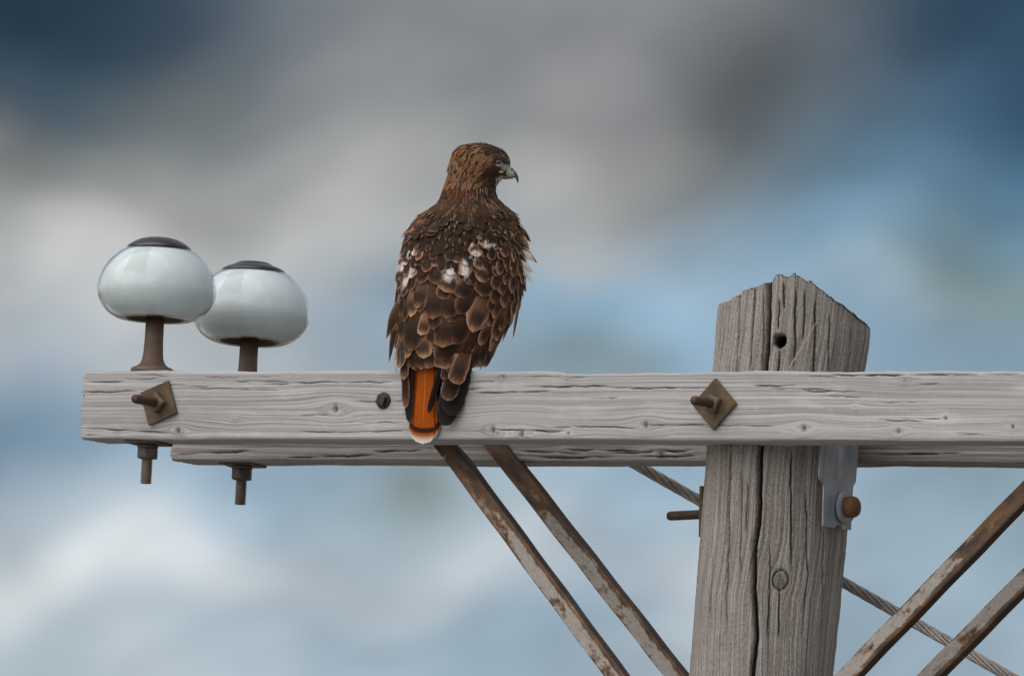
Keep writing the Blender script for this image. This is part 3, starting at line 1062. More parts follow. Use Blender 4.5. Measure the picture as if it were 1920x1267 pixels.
# ------------------------------------------------------------------ pole hardware
zb = P(1452, 960, POLE_Y).z
axb = pole_axis(zb)
bolt_dir = Vector((1, 0, -POLE_LEAN)).normalized() * -1         # along the pole's cross direction, pointing left
bolt_dir = Vector((-1, 0, -0.045)).normalized()
xr_ = axb + 0.1345
cR = Vector((xr_, POLE_Y, P(1578, 953, xr_, 0).z))
root = empty('pole_bolt', cR)
Mx = frame(-bolt_dir, (0, -1, 0), -bolt_dir * 0.015)
obj('washer', lathe('washer', [(0.030, 0.0), (0.0315, 0.003), (0.030, 0.007), (0.022, 0.0085)], 40, Mx), M_GALV, root)
Mx2 = frame(-bolt_dir, (0, -1, 0), -bolt_dir * 0.0235)
obj('bolt_head', lathe('bolt_head', [(0.0195, 0.0), (0.0205, 0.006), (0.0200, 0.014), (0.0175, 0.019), (0.010, 0.022), (0.002, 0.0225)], 32, Mx2), M_ORANGE, root)
lenrod = 0.275 + 0.100
obj('rod', lathe('rod', [(0.0088, 0.0), (0.0088, lenrod - 0.008), (0.0075, lenrod - 0.002), (0.004, lenrod)], 24, frame(bolt_dir, (0, -1, 0))), M_RUSTROD, root)
Mp = frame(bolt_dir, (0, -1, 0), bolt_dir * 0.272)
obj('square_washer', bm_mesh('square_washer', box_bm(0.096, 0.096, 0.007, Mp, 0.001)), M_RUST, root, False)
Mn = frame(bolt_dir, (0, -1, 0), bolt_dir * 0.283)
obj('nut', bm_mesh('nut', ngon_prism_bm(6, 0.020, 0.014, Mn, 0.002)), M_GALV, root, False)
tag(root, 'rusty bolt through the pole below the crossarms, rod out left, round head right', 'bolt')

# galvanised plate hanging on the pole's right flank
def plate():
    Xp = xr_ + 0.0105
    outline = [(1539, 780), (1607, 780), (1606, 850), (1602, 903), (1597, 912), (1594, 960), (1593, 993), (1578, 993), (1576, 984), (1566, 984), (1562, 990), (1540, 986), (1541, 940),
               (1542, 908), (1534, 898), (1533, 890), (1536, 850)]
    pts = [P(x, y, Xp, 0) for x, y in outline]
    c0 = Vector((Xp, POLE_Y, cR.z))
    bm = bmesh.new()
    va = [bm.verts.new(p - c0) for p in pts]
    f = bm.faces.new(va)
    r = bmesh.ops.extrude_face_region(bm, geom=[f])
    for g in r['geom']:
        if isinstance(g, bmesh.types.BMVert):
            g.co.x += 0.004
    bmesh.ops.bevel(bm, geom=[e for e in bm.edges], offset=0.0008, segments=1, affect='EDGES')
    root = empty('bracket', c0)
    obj('plate', bm_mesh('plate', bm), M_GALV, root, False)
    # raised rib down the middle
    vs, fs = [], []
    N = 16
    for i in range(N + 1):
        y = 800 + (930 - 800) * i / N
        cx_ = 1582 - 6 * i / N
        hwid = 9 * (1 - 0.55 * i / N)
        for k in range(7):
            q = (k - 3) / 3
            p = P(cx_ + q * hwid, y, Xp + 0.004, 0) - c0
            p.x += 0.006 * (1 - q * q) * math.sin(math.pi * min(1, (N - i) / 5) / 2)
            vs.append(p)
    for i in range(N):
        for k in range(6):
            fs.append((i * 7 + k, i * 7 + k + 1, (i + 1) * 7 + k + 1, (i + 1) * 7 + k))
    obj('rib', mesh('rib', vs, fs), M_GALV, root)
    return tag(root, 'grey galvanised steel plate hanging on the right side of the pole', 'bracket')


plate()

# straw stuck in the pole
a = P(1479, 690, 0.052)
b_ = P(1531, 603, 0.072)
vs, fs = [], []
N = 14
for i in range(N + 1):
    t_ = i / N
    p = a.lerp(b_, t_) + Vector((0.004 * math.sin(t_ * 3.1), -0.004 * math.sin(t_ * 3.14), 0)) - a
    r = 0.0011 * (1 - 0.6 * t_)
    for k in range(5):
        an = 2 * math.pi * k / 5
        vs.append(p + RIGHT * (r * math.cos(an)) + UP * (r * math.sin(an)))
for i in range(N):
    for k in range(5):
        k2 = (k + 1) % 5
        fs.append((i * 5 + k, i * 5 + k2, (i + 1) * 5 + k2, (i + 1) * 5 + k))
o = obj('straw', mesh('straw', vs, fs), M_STRAW)
o.location = a
tag(o, 'thin dry straw sticking up against the pole top behind the crossarm', 'straw')

# ------------------------------------------------------------------ insulators
def insulator(px_pin, Yf, short, label):
    ztop = Z0 + ARM_H / 2 - (REAR_DROP if Yf > 0.1 else 0.0)
    yc = Yf + ARM_D / 2
    # walk along the arm to the wanted place
    x = P(px_pin, 692, yc).x
    root = empty('insulator', (x, yc, ztop))
    s = -short
    tilt = Matrix.Rotation(math.radians(-(1.2 + (1.6 if short else 0.0))), 4, right0)
    root.rotation_euler = tilt.to_euler()
    pin = [(0.0405, 0.0005), (0.0410, 0.004), (0.0400, 0.0085), (0.0365, 0.0105), (0.030, 0.013), (0.024, 0.018), (0.0205, 0.026), (0.0188, 0.038), (0.0178, 0.060), (0.0172, 0.12 + s)]
    obj('pin', lathe('pin', pin, 48), M_PIN, root)
    h0 = 0.006 + s
    ext = [(0.0545, 0.0975), (0.060, 0.0955), (0.066, 0.0955), (0.0755, 0.0990), (0.0870, 0.1070), (0.0965, 0.1170), (0.1037, 0.1290), (0.1080, 0.1410), (0.1092, 0.1530), (0.1075, 0.166), (0.1035, 0.180),
           (0.0972, 0.193), (0.089, 0.205), (0.080, 0.2155), (0.071, 0.2240), (0.0625, 0.2300), (0.058, 0.2320)]
    # finer profile through Catmull-Rom
    pr = []
    for i in range(len(ext) - 1):
        p0, p1, p2, p3 = [Vector(ext[max(0, min(len(ext) - 1, j))]) for j in (i - 1, i, i + 1, i + 2)]
        for q in range(4):
            u = q / 4
            pr.append(0.5 * (2 * p1 + (p2 - p0) * u + (2 * p0 - 5 * p1 + 4 * p2 - p3) * u * u + (3 * p1 - p0 - 3 * p2 + p3) * u ** 3))
    pr.append(Vector(ext[-1]))
    pr = [Vector((v.x * (1 + 0.035 * min(1.0, max(0.0, (v.x - 0.058) / 0.03))), v.y)) for v in pr]
    # clear glass shell with real thickness, pale opal body inside it
    nr = []
    for i in range(len(pr)):
        d_ = (pr[min(i + 1, len(pr) - 1)] - pr[max(i - 1, 0)]).normalized()
        nr.append(Vector((-d_.y, d_.x)))

    def inset(d):
        return [(max(0.004, v.x + q.x * d), v.y + q.y * d + h0) for v, q in zip(pr, nr)]
    shell = [(v.x, v.y + h0) for v in pr] + list(reversed(inset(0.0034)))
    shell.append(shell[0])
    obj('glass_shell', lathe('glass_shell', shell, 96, None, False), M_SHELL, root)
    obj('dome', lathe('dome', inset(0.0046), 96, None, False), M_GLASS, root)
    cap = [(0.0605, 0.2285), (0.0612, 0.2318), (0.0595, 0.2345), (0.054, 0.2390), (0.046, 0.2440), (0.036, 0.2485), (0.024, 0.2515), (0.012, 0.2528), (0.002, 0.2532)]
    if short:
        cap = [(0.0605, 0.2285), (0.0612, 0.2318), (0.0590, 0.2345), (0.050, 0.2395), (0.0415, 0.2425), (0.037, 0.2438), (0.0345, 0.2462), (0.028, 0.2490), (0.016, 0.2505), (0.002, 0.2508)]
    obj('cap', lathe('cap', [(r, h + h0) for r, h in cap], 64), M_CAP, root)
    cav = [(0.0562, 0.0964), (0.0550, 0.0985), (0.050, 0.104), (0.046, 0.112), (0.044, 0.125), (0.040, 0.135), (0.014, 0.140)]
    obj('underside', lathe('underside', [(r, h + h0) for r, h in cav], 64, None, False), M_CAVITY, root)
    # below the arm: plate, spring washer, nut, threaded end
    zb = -ARM_H
    bm = box_bm(0.070, 0.070, 0.005, Matrix.Translation((0, 0, zb - 0.003)) @ Matrix.Rotation(0.12 + short * 20, 4, 'Z'), 0.001)
    obj('square_washer', bm_mesh('square_washer', bm), M_NUT, root, False)
    obj('spring_washer', lathe('spring_washer', [(0.0190, zb - 0.0125), (0.0198, zb - 0.011), (0.0198, zb - 0.0065), (0.0190, zb - 0.0055)], 32), M_NUT, root)
    Mn = Matrix.Translation((0, 0, zb - 0.0225)) @ Matrix.Rotation(0.35 + short * 30, 4, 'Z')
    obj('nut', bm_mesh('nut', ngon_prism_bm(6, 0.0205, 0.0195, Mn, 0.0022)), M_NUT, root, False)
    th = []
    hgt = zb - 0.030
    endz = zb - 0.078
    while hgt > endz:
        th += [(0.0086, hgt), (0.0110, hgt - 0.0018), (0.0110, hgt - 0.0026)]
        hgt -= 0.0046
    th += [(0.0095, endz - 0.001), (0.008, endz - 0.0015)]
    obj('threaded_end', lathe('threaded_end', list(reversed(th)), 32), M_THREAD, root)
    return tag(root, label, 'insulator', 'dome insulators on the crossarm ends')


insulator(285.5, 0.0, 0.0, 'pale glossy dome insulator with dark cap, leftmost, on the front crossarm')
insulator(464.5, REAR_Y, 0.001, 'pale glossy dome insulator with dark cap on the rear crossarm, nearer the hawk')

# ------------------------------------------------------------------ hawk
HX, HY, HZ = P(850, 693, 0.05).x, 0.05, Z0 + ARM_H / 2
hroot = empty('hawk', (HX, HY, HZ))
Rm = Matrix(((RIGHT.x, fwd.x, UP.x), (RIGHT.y, fwd.y, UP.y), (RIGHT.z, fwd.z, UP.z)))
hroot.rotation_euler = Rm.to_euler()
BX, BY = proj((HX, HY, HZ))
HS = (Vector((HX, HY, HZ)) - CAM).dot(fwd) / FPX       # metres per photo pixel at the bird


def L3(px, py, wd):
    """bird's own frame: x across the view, y away, z up"""
    return Vector(((px - BX) * HS, wd, (BY - py) * HS))


def wY(px, Y):
    """depth in the bird's frame that lies on the plane Y = const (parallel to the crossarm)"""
    u = (px - BX) * HS
    return (Y - HY - math.sin(TH) * u) / math.cos(TH)


prof = [  # row, left, right, half depth, centre depth (mm)
    (268.5, 886, 906, 8, 2), (271, 870, 917, 20, 2), (276, 860, 931, 27, 2), (283, 852, 944, 31, 2), (292, 848, 952, 34, 2), (302, 845, 957, 36, 2),
    (312, 842, 957, 37, 2), (322, 841, 955, 37, 2), (331, 839, 948, 37, 2), (340, 836, 938, 38, 2), (348, 833, 931, 41, 2), (358, 830, 929, 45, 2),
    (370, 826, 932, 51, 3), (380, 820, 941, 58, 4), (390, 808, 952, 68, 5), (400, 792, 962, 78, 5), (416, 777, 970, 88, 5), (432, 764, 976, 94, 5),
    (458, 756, 981, 100, 5), (485, 750, 983, 103, 4), (517, 745, 982, 104, 2), (553, 742, 977, 102, 0), (590, 741, 963, 96, -3), (620, 744, 946, 87, -7),
    (650, 750, 932, 76, -12), (672, 760, 915, 63, -20), (684, 773, 894, 45, -26), (690, 790, 868, 28, -30), (692.5, 815, 845, 8, -32)]
prof = np.array(prof)


def row(y):
    xl = np.interp(y, prof[:, 0], prof[:, 1])
    xr = np.interp(y, prof[:, 0], prof[:, 2])
    dr = np.interp(y, prof[:, 0], prof[:, 3])
    wc = np.interp(y, prof[:, 0], prof[:, 4])
    return (xl + xr) / 2, (xr - xl) / 2, dr / 1000, wc / 1000


def surf(y, a):
    """point of the bird's surface at photo row y and angle a (0 faces the viewer, + to the right)"""
    xc, hw, dr, wc = row(y)
    s, c = math.sin(a), math.cos(a)
    if y < 345:                       # head: narrower towards the bill
        k = np.clip((345 - y) / 15, 0, 1)
        dr = dr * (1 - 0.42 * k * max(0.0, s) ** 1.5)
    return L3(xc + hw * s, y, wc - dr * c)


def surf_n(y, a):
    e = 1.0
    p = surf(y, a)
    ta = surf(y, a + 0.02) - surf(y, a - 0.02)
    ty = surf(y + e, a) - surf(y - e, a)
    n = ta.cross(ty)
    n.normalize()
    xc, hw, dr, wc = row(y)
    cen = L3(xc, y, wc)
    if n.dot(p - cen) < 0:
        n = -n
    return p, n


def ang_at(px, y):
    xc, hw, dr, wc = row(y)
    return math.asin(max(-0.999, min(0.999, (px - xc) / hw)))


# ---- plumage materials
def feather_material():
    m, t, b = material('brown_contour_feather')
    uv = t.new('ShaderNodeUVMap').outputs[0]
    u, v, _ = t.sep(uv)                                        # u -1..1 stored as 0..1, v base..tip
    un = t.math('SUBTRACT', t.math('MULTIPLY', u, 2.0), 1.0)
    au = t.math('ABSOLUTE', un)
    base = t.attr('fcol').outputs['Color']
    par = t.attr('fpar').outputs['Color']
    wh, rn, fr = t.sep(par)
    co = t.comb(t.math('ADD', un, t.math('MULTIPLY', rn, 37.0)), v, rn)
    ns = t.noise(co, 2.3, 3, 0.6)
    ns2 = t.noise(co, 3.4, 3, 0.65)
    barb = t.comb(t.math('ADD', t.math('MULTIPLY', v, 26.0), t.math('MULTIPLY', au, -11.0)), t.math('MULTIPLY', un, 0.7), t.math('MULTIPLY', rn, 50))
    nb = t.noise(barb, 1.0, 3, 0.65)
    e = t.math('MAXIMUM', t.math('POWER', au, 2.2), t.math('POWER', v, 5.0))
    e = t.math('ADD', e, t.math('MULTIPLY', t.math('SUBTRACT', nb, 0.5), 0.16))
    lightc = t.vec('ADD', t.vec('MULTIPLY', base, (2.7, 2.65, 2.6)), (0.004, 0.002, 0.001))
    c = t.mix(t.ss(t.math('ADD', e, t.math('MULTIPLY', t.math('SUBTRACT', ns, 0.5), 0.9)), 0.10, 0.95), base, lightc)
    # dark heart of the feather
    c = t.mix(t.math('MULTIPLY', t.math('MULTIPLY', t.ss(v, 0.3, 0.62), t.ss(e, 0.66, 0.12)), 0.8), c, (0.017, 0.010, 0.008))
    # white webs at the feather bases, broken up by brown
    wn = t.math('ADD', wh, t.math('MULTIPLY', t.math('SUBTRACT', ns2, 0.5), 0.8))
    wn = t.math('ADD', wn, t.math('MULTIPLY', t.math('SUBTRACT', nb, 0.5), 0.35))
    wm = t.math('MULTIPLY', t.ss(wn, 0.34, 0.82), t.math('MULTIPLY', t.ss(e, 1.0, 0.82, 0.25, 1.0), t.ss(wh, 0.02, 0.2)))
    c = t.mix(wm, c, t.mix(t.ss(ns, 0.38, 0.70), (0.74, 0.69, 0.65), (0.42, 0.29, 0.20)))
    # pale worn fringe
    fringe = t.math('MULTIPLY', t.math('MULTIPLY', t.ss(e, 0.66, 1.0), fr), t.ss(ns, 0.28, 0.56))
    c = t.mix(t.math('MULTIPLY', fringe, 0.95), c, (0.43, 0.33, 0.26))
    # shaft
    c = t.mix(t.math('MULTIPLY', t.ss(au, 0.05, 0.02), 0.35), c, (0.015, 0.010, 0.008))
    c = t.mix(t.math('MULTIPLY', t.ss(nb, 0.52, 0.75), 0.25), c, [0.012, 0.008, 0.006])
    t.set(b.inputs['Base Color'], c)
    fray = t.math('ADD', t.math('MAXIMUM', t.math('POWER', au, 3.0), t.math('POWER', v, 8.0)), t.math('MULTIPLY', t.math('SUBTRACT', nb, 0.5), 1.1))
    t.set(b.inputs['Alpha'], t.math('LESS_THAN', fray, 0.98))
    b.inputs['Roughness'].default_value = 0.65
    b.inputs['Specular IOR Level'].default_value = 0.14
    b.inputs['Sheen Weight'].default_value = 0.0
    b.inputs['Sheen Roughness'].default_value = 0.5
    t.set(b.inputs['Normal'], t.bump(nb, 0.5, 0.0012))
    return m


def tail_material():
    m, t, b = material('rufous_tail_feather')
    uv = t.new('ShaderNodeUVMap').outputs[0]
    u, v, _ = t.sep(uv)
    un = t.math('SUBTRACT', t.math('MULTIPLY', u, 2.0), 1.0)
    au = t.math('ABSOLUTE', un)
    par = t.attr('fpar').outputs['Color']
    _, rn, _ = t.sep(par)
    barb = t.comb(t.math('ADD', t.math('MULTIPLY', v, 90.0), t.math('MULTIPLY', au, -14.0)), t.math('MULTIPLY', un, 0.8), t.math('MULTIPLY', rn, 50))
    nb = t.noise(barb, 1.0, 3, 0.65)
    ns = t.noise(t.comb(t.math('MULTIPLY', un, 1.6), t.math('MULTIPLY', v, 5), rn), 1.0, 3, 0.5)
    c = t.mix(ns, (0.30, 0.052, 0.002), (0.44, 0.088, 0.003))
    vv = t.math('SUBTRACT', v, t.math('MULTIPLY', t.math('POWER', au, 2.0), -0.022))
    vv = t.math('ADD', vv, t.math('MULTIPLY', t.math('SUBTRACT', nb, 0.5), 0.012))
    band = t.math('MULTIPLY', t.ss(vv, 0.838, 0.850), t.ss(vv, 0.905, 0.885))
    c = t.mix(band, c, (0.022, 0.010, 0.007))
    c = t.mix(t.ss(vv, 0.905, 0.985), c, (0.74, 0.66, 0.58))
    c = t.mix(t.math('MULTIPLY', t.ss(au, 0.045, 0.02), t.ss(v, 0.85, 0.6, 0.0, 0.7)), c, (0.50, 0.25, 0.10))
    c = t.mix(t.math('MULTIPLY', t.ss(nb, 0.45, 0.7), 0.4), c, (0.13, 0.026, 0.004))
    c = t.mix(t.math('MULTIPLY', t.ss(au, 0.86, 0.97), t.ss(v, 0.93, 0.8, 0.0, 0.75)), c, (0.06, 0.016, 0.006))
    t.set(b.inputs['Base Color'], c)
    b.inputs['Roughness'].default_value = 0.55
    b.inputs['Specular IOR Level'].default_value = 0.1
    t.set(b.inputs['Normal'], t.bump(nb, 0.35, 0.0008))
    return m


def small_material():
    m, t, b = material('small_body_plumage')
    uv = t.new('ShaderNodeUVMap').outputs[0]
    u, v, _ = t.sep(uv)
    au = t.math('ABSOLUTE', t.math('SUBTRACT', t.math('MULTIPLY', u, 2.0), 1.0))
    col = t.attr('fcol').outputs['Color']
    par = t.attr('fpar').outputs['Color']
    tipc = t.attr('ftip').outputs['Color']
    st, rn, _ = t.sep(par)
    nb = t.noise(t.comb(t.math('MULTIPLY', au, 5), t.math('MULTIPLY', v, 3), t.math('MULTIPLY', rn, 70)), 1.0, 3, 0.6)
    edge = t.ss(t.math('ADD', t.math('MAXIMUM', t.math('POWER', au, 2.0), t.math('POWER', v, 4.0)), t.math('MULTIPLY', t.math('SUBTRACT', nb, 0.5), 0.5)), 0.35, 0.8)
    c = t.mix(t.math('MULTIPLY', edge, st), col, tipc)
    c = t.mix(t.math('MULTIPLY', t.ss(nb, 0.5, 0.8), 0.4), c, (0.014, 0.009, 0.007))
    t.set(b.inputs['Base Color'], c)
    b.inputs['Roughness'].default_value = 0.7
    b.inputs['Specular IOR Level'].default_value = 0.12
    return m


M_FEATHER = feather_material()
M_TAIL = tail_material()
M_SMALL = small_material()

m, t, b = material('bird_skin_and_down')
colr = t.attr('bcol').outputs['Color']
nn = t.noise(t.new('ShaderNodeTexCoord').outputs['Object'], 240, 3, 0.6)
t.set(b.inputs['Base Color'], t.mix(t.math('MULTIPLY', nn, 0.5), colr, (0.02, 0.014, 0.01)))
b.inputs['Roughness'].default_value = 0.85
t.set(b.inputs['Normal'], t.bump(nn, 0.4, 0.001))
M_BODY = m

# ---- body: one continuous surface from crown to vent
def build_body():
    ys = np.concatenate([np.linspace(268.5, 345, 46), np.linspace(347, 400, 24), np.linspace(405, 692.5, 62)])
    n = 72
    vs, fs, cols_ = [], [], []
    for y in ys:
        for k in range(n):
            a = 2 * math.pi * k / n
            p = surf(float(y), a if a < math.pi else a - 2 * math.pi)
            px = p.x / HS + BX
            col = np.array([0.040, 0.024, 0.017])
            if y < 350:
                near = p.y < 0.03
                # brow ridge above the eye
                g = math.exp(-((px - 936) / 14) ** 2 - ((y - 294.5 - (px - 936) * 0.32) / 3.4) ** 2)
                q = math.exp(-((px - 935) / 9) ** 2 - ((y - 304) / 5) ** 2)
                sgn = -1 if p.y < 0.002 else 1
                p = p + Vector((0, sgn * (0.0060 * g - 0.0035 * q), 0))
                lore = max(0.0, 1 - math.hypot((px - 948) / 13, (y - 313) / 9) ** 2)
                col = col * (1 - lore) + np.array([0.46, 0.48, 0.47]) * lore
                thr = max(0.0, 1 - math.hypot((px - 942) / 13, (y - 337) / 8) ** 2)
                thr = thr if px > 930 else 0
                col = col * (1 - thr) + np.array([0.62, 0.55, 0.52]) * thr
            vs.append(p)
            cols_.append(tuple(col) + (1.0,))
    m_ = len(ys)
    for i in range(m_ - 1):
        for k in range(n):
            k2 = (k + 1) % n
            fs.append((i * n + k, i * n + k2, (i + 1) * n + k2, (i + 1) * n + k))
    fs.append(tuple(range(n)))
    fs.append(tuple(reversed(range((m_ - 1) * n, m_ * n))))
    me = mesh('body', vs, fs)
    ca_ = me.attributes.new('bcol', 'FLOAT_COLOR', 'POINT')
    ca_.data.foreach_set('color', np.array(cols_, dtype=np.float32).ravel())
    bm = bmesh.new()
    bm.from_mesh(me)
    bmesh.ops.recalc_face_normals(bm, faces=bm.faces[:])
    bm.to_mesh(me)
    bm.free()
    return obj('body', me, M_BODY, hroot)


build_body()

# ---- one feather
NV, NU = 8, 6


def outline(v, shape):
    if shape == 'round':
        return (0.45 + 0.55 * math.sin(min(1, v / 0.62) * math.pi / 2)) * (1 - max(0, (v - 0.52) / 0.48) ** 2.6) ** 0.5
    if shape == 'taper':
        return (0.5 + 0.5 * math.sin(min(1, v / 0.5) * math.pi / 2)) * (1 - max(0, (v - 0.38) / 0.62) ** 2.0) ** 0.62
    if shape == 'long':
        return (0.6 + 0.4 * min(1, v / 0.4)) * (1 - max(0, (v - 0.74) / 0.26) ** 2.4) ** 0.5
    if shape == 'tail':
        return (0.62 + 0.38 * min(1, v / 0.75)) * (1 - max(0, (v - 0.90) / 0.10) ** 2.4) ** 0.5
    if shape == 'point':
        return (0.35 + 0.65 * math.sin(min(1, v / 0.45) * math.pi / 2)) * (1 - max(0, (v - 0.35) / 0.65) ** 1.6)
    return 1.0


def feather_geo(p0, tdir, n, length, hw, lift0, lift1, camber, curl, shape, nv=NV, nu=NU, bend=0.0):
    """grid of a curved feather: rows from base to tip"""
    s = n.cross(tdir).normalized()
    pts, uvs = [], []
    for i in range(nv + 1):
        v = i / nv
        v = 1 - (1 - v) ** 1.25
        h = max(0.0, outline(v, shape)) * hw
        rg = [1 + random.uniform(-0.09, 0.05) * (v > 0.3), 1 + random.uniform(-0.09, 0.05) * (v > 0.3)]
        for j in range(nu + 1):
            q = 2 * j / nu - 1
            q *= 1 + (rg[q > 0] - 1) * abs(q) ** 3
            pos = p0 + tdir * (length * v) + s * (h * q + bend * v * v) + n * (lift0 + (lift1 - lift0) * v - camber * h * q * q - curl * length * v * v)
            pts.append(pos)
            uvs.append((j / nu, v))
    fs = []
    for i in range(nv):
        for j in range(nu):
            a_ = i * (nu + 1) + j
            fs.append((a_, a_ + 1, a_ + nu + 2, a_ + nu + 1))
    return pts, uvs, fs


def set_attrs(me, uvs, fcol, fpar, ftip=None):
    uvl = me.uv_layers.new(name='UVMap')
    li = np.empty(len(me.loops), dtype=np.int32)
    me.loops.foreach_get('vertex_index', li)
    uvl.data.foreach_set('uv', np.array(uvs, dtype=np.float32)[li].ravel())
    for nm, arr in (('fcol', fcol), ('fpar', fpar), ('ftip', ftip)):
        if arr is None:
            continue
        a_ = me.attributes.new(nm, 'FLOAT_COLOR', 'POINT')
        arr = np.asarray(arr, dtype=np.float32)
        if arr.ndim == 1:
            arr = np.repeat(arr[None, :], len(me.vertices), 0)
        arr = np.concatenate([arr, np.ones((len(arr), 1), np.float32)], 1)
        a_.data.foreach_set('color', arr.ravel())


def feather_obj(name, parent, mat, geo, fcol, fpar):
    pts, uvs, fs = geo
    me = mesh(name, pts, fs)
    set_attrs(me, uvs, fcol, fpar)
    return obj(name, me, mat, parent)


# ---- wings and tail as parts that carry their feathers
def slab(name, outline_px, Yfun, thick, mat, fcol):
    """folded quill stack: closed plate following the bird's flank"""
    pts = [L3(x, y, Yfun(x, y)) for x, y in outline_px]
    n = len(pts)
    vs = pts + [p + Vector((0, thick, 0)) for p in pts]
    fs = [tuple(range(n)), tuple(reversed(range(n, 2 * n)))]
    for i in range(n):
        j = (i + 1) % n
        fs.append((i, i + n, j + n, j))
    me = mesh(name, vs, fs)
    set_attrs(me, [(0.5, 0.4)] * (2 * n), fcol, (0, 0.3, 0))
    return obj(name, me, mat, hroot, False)


BLACKF = (0.008, 0.007, 0.0065)
BROWN = (0.074, 0.034, 0.0175)
DARK = (0.033, 0.0155, 0.0095)
WARM = (0.165, 0.084, 0.042)
wing_r = slab('wing', [(895, 560), (905, 600), (895, 650), (884, 684), (872, 700), (852, 745), (834, 782), (822, 770), (818, 720), (830, 660), (860, 600)],
              lambda x, y: wY(x, -0.026) if y > 690 else surf(min(y, 660), ang_at(x, min(y, 660))).y + 0.034, 0.006, M_FEATHER, BLACKF)
wing_l = slab('wing', [(748, 560), (775, 600), (778, 680), (772, 740), (766, 785), (760, 760), (753, 700), (742, 650), (742, 600)],
              lambda x, y: wY(x, -0.020) if y > 680 else surf(y, ang_at(x, y)).y + 0.010, 0.005, M_FEATHER, BLACKF)
tail = slab('tail', [(778, 640), (822, 640), (818, 700), (812, 780), (778, 780), (774, 700)], lambda x, y: wY(x, -0.010), 0.006, M_TAIL, BROWN)

fcount = 0


PATCHES = [  # centre, half size across and along, lean, strength
    (770, 476, 7, 11, .45, 1.), (755, 500, 8, 10, .3, 1.), (772, 507, 6, 11, .5, .95), (764, 525, 9, 16, .5, 1.), (745, 503, 4, 12, .1, .8), (752, 480, 4, 11, .2, .6), (755, 540, 6, 10, .2, .6), (762, 456, 5, 8, .2, .5),
    (918, 457, 13, 10, .2, 1.), (865, 472, 10, 11, 0, 1.), (892, 478, 12, 10, .2, 1.), (871, 504, 10, 17, -.1, 1.), (843, 515, 15, 15, .2, 1.), (885, 456, 5, 9, 0, .75), (921, 472, 7, 8, 0, .55), (849, 497, 6, 8, 0, .6),
    (905, 500, 10, 9, 0, .5), (935, 468, 8, 10, 0, .5), (880, 530, 14, 8, 0, .42), (748, 562, 5, 14, .15, .55), (741, 600, 4, 16, .1, .55),
    (930, 500, 8, 10, 0, .45), (950, 440, 8, 14, 0, .45), (770, 445, 8, 8, .2, .45), (900, 445, 7, 7, 0, .6), (858, 530, 10, 7, 0, .45), (786, 545, 10, 7, 0, .4)]


def whiteness(p):
    px, py = p.x / HS + BX, BY - p.z / HS
    v = 0.0
    for cx, cy, rx, ry, ln_, st_ in PATCHES:
        dy = py - cy
        dx_ = px - cx + dy * ln_
        v = max(v, st_ * math.exp(-((dx_ / rx) ** 2 + (dy / ry) ** 2) * 0.75))
    return v


def place(px, y, flow, length, hw, lift0, lift1, fcol, white=0.0, fringe=0.6, shape='round', camber=0.3, curl=0.06, bend=0.0, nrot=0.0):
    """feather rooted on the body at a photo row and column, px lengths"""
    global fcount
    fcount += 1
    a = ang_at(px, y) if isinstance(px, (int, float)) and px > 20 else px
    p, n = surf_n(y, a)
    f = Vector((flow[0], 0, -flow[1]))
    # hang with the surface
    tdir = (f - n * f.dot(n)).normalized()
    geo = feather_geo(p, tdir, n, length * HS, hw * HS, lift0, lift1, camber, curl, shape, bend=bend * HS)
    parent = wing_l if (p.x / HS + BX) < 805 - 0.0 * y else wing_r
    rn_ = random.random()
    feather_obj('feather', parent, M_FEATHER, geo, fcol, [(max(white, whiteness(q)), rn_, fringe) for q in geo[0]])


def jit(c, k=0.25):
    f = 1 + random.uniform(-k, k)
    g = 1 + random.uniform(-0.08, 0.08)
    return (c[0] * f, c[1] * f * g, c[2] * f * g)


def mixc(a, b_, t_):
    return tuple(x * (1 - t_) + y * t_ for x, y in zip(a, b_))


WHITES = []
cands = []
for _ in range(9000):
    y = random.uniform(416, 645)
    a = random.uniform(-1.46, 1.5)
    if math.cos(a) < random.random() * 0.55:
        continue
    p = surf(y, a)
    px = p.x / HS + BX
    expo = np.interp(y, [418, 440, 500, 560, 640, 690], [11, 13, 20, 29, 30, 28])
    wid = np.interp(y, [418, 440, 500, 560, 640, 690], [19, 23, 36, 46, 47, 42])
    k = min(1.0, max(0.0, (a - 0.45) / 0.5))
    wloc = wid * (1 - 0.42 * k) * (0.72 if a < -0.75 else 1.0)
    if y < 468 and -0.55 < a < 0.30 and y < 452 + 30 * random.random():
        continue
    sf = random.choice([0.7, 0.85, 1.0, 1.0, 1.15, 1.35])
    wloc *= sf
    expo *= sf ** 0.7
    lat = a * 115
    ok = True
    for (y2, l2, w2, e2, *_r) in cands:
        if ((lat - l2) / (0.66 * 0.5 * (wloc + w2))) ** 2 + ((y - y2) / (0.92 * 0.5 * (expo + e2))) ** 2 < 1:
            ok = False
            break
    if ok:
        cands.append((y, lat, wloc, expo, a, px, k))
fl = []
for (y, lat, wloc, expo, a, px, k) in cands:
    fx_ = -(px - 806) / 215.0 if px > 806 else (806 - px) / 700.0 - 0.06
    fx_ += random.uniform(-0.18, 0.16)
    length = expo * random.uniform(2.0, 2.6) * (1 + 0.25 * k)
    fl.append([y, a, px, k, wloc, fx_, length, 0.0])
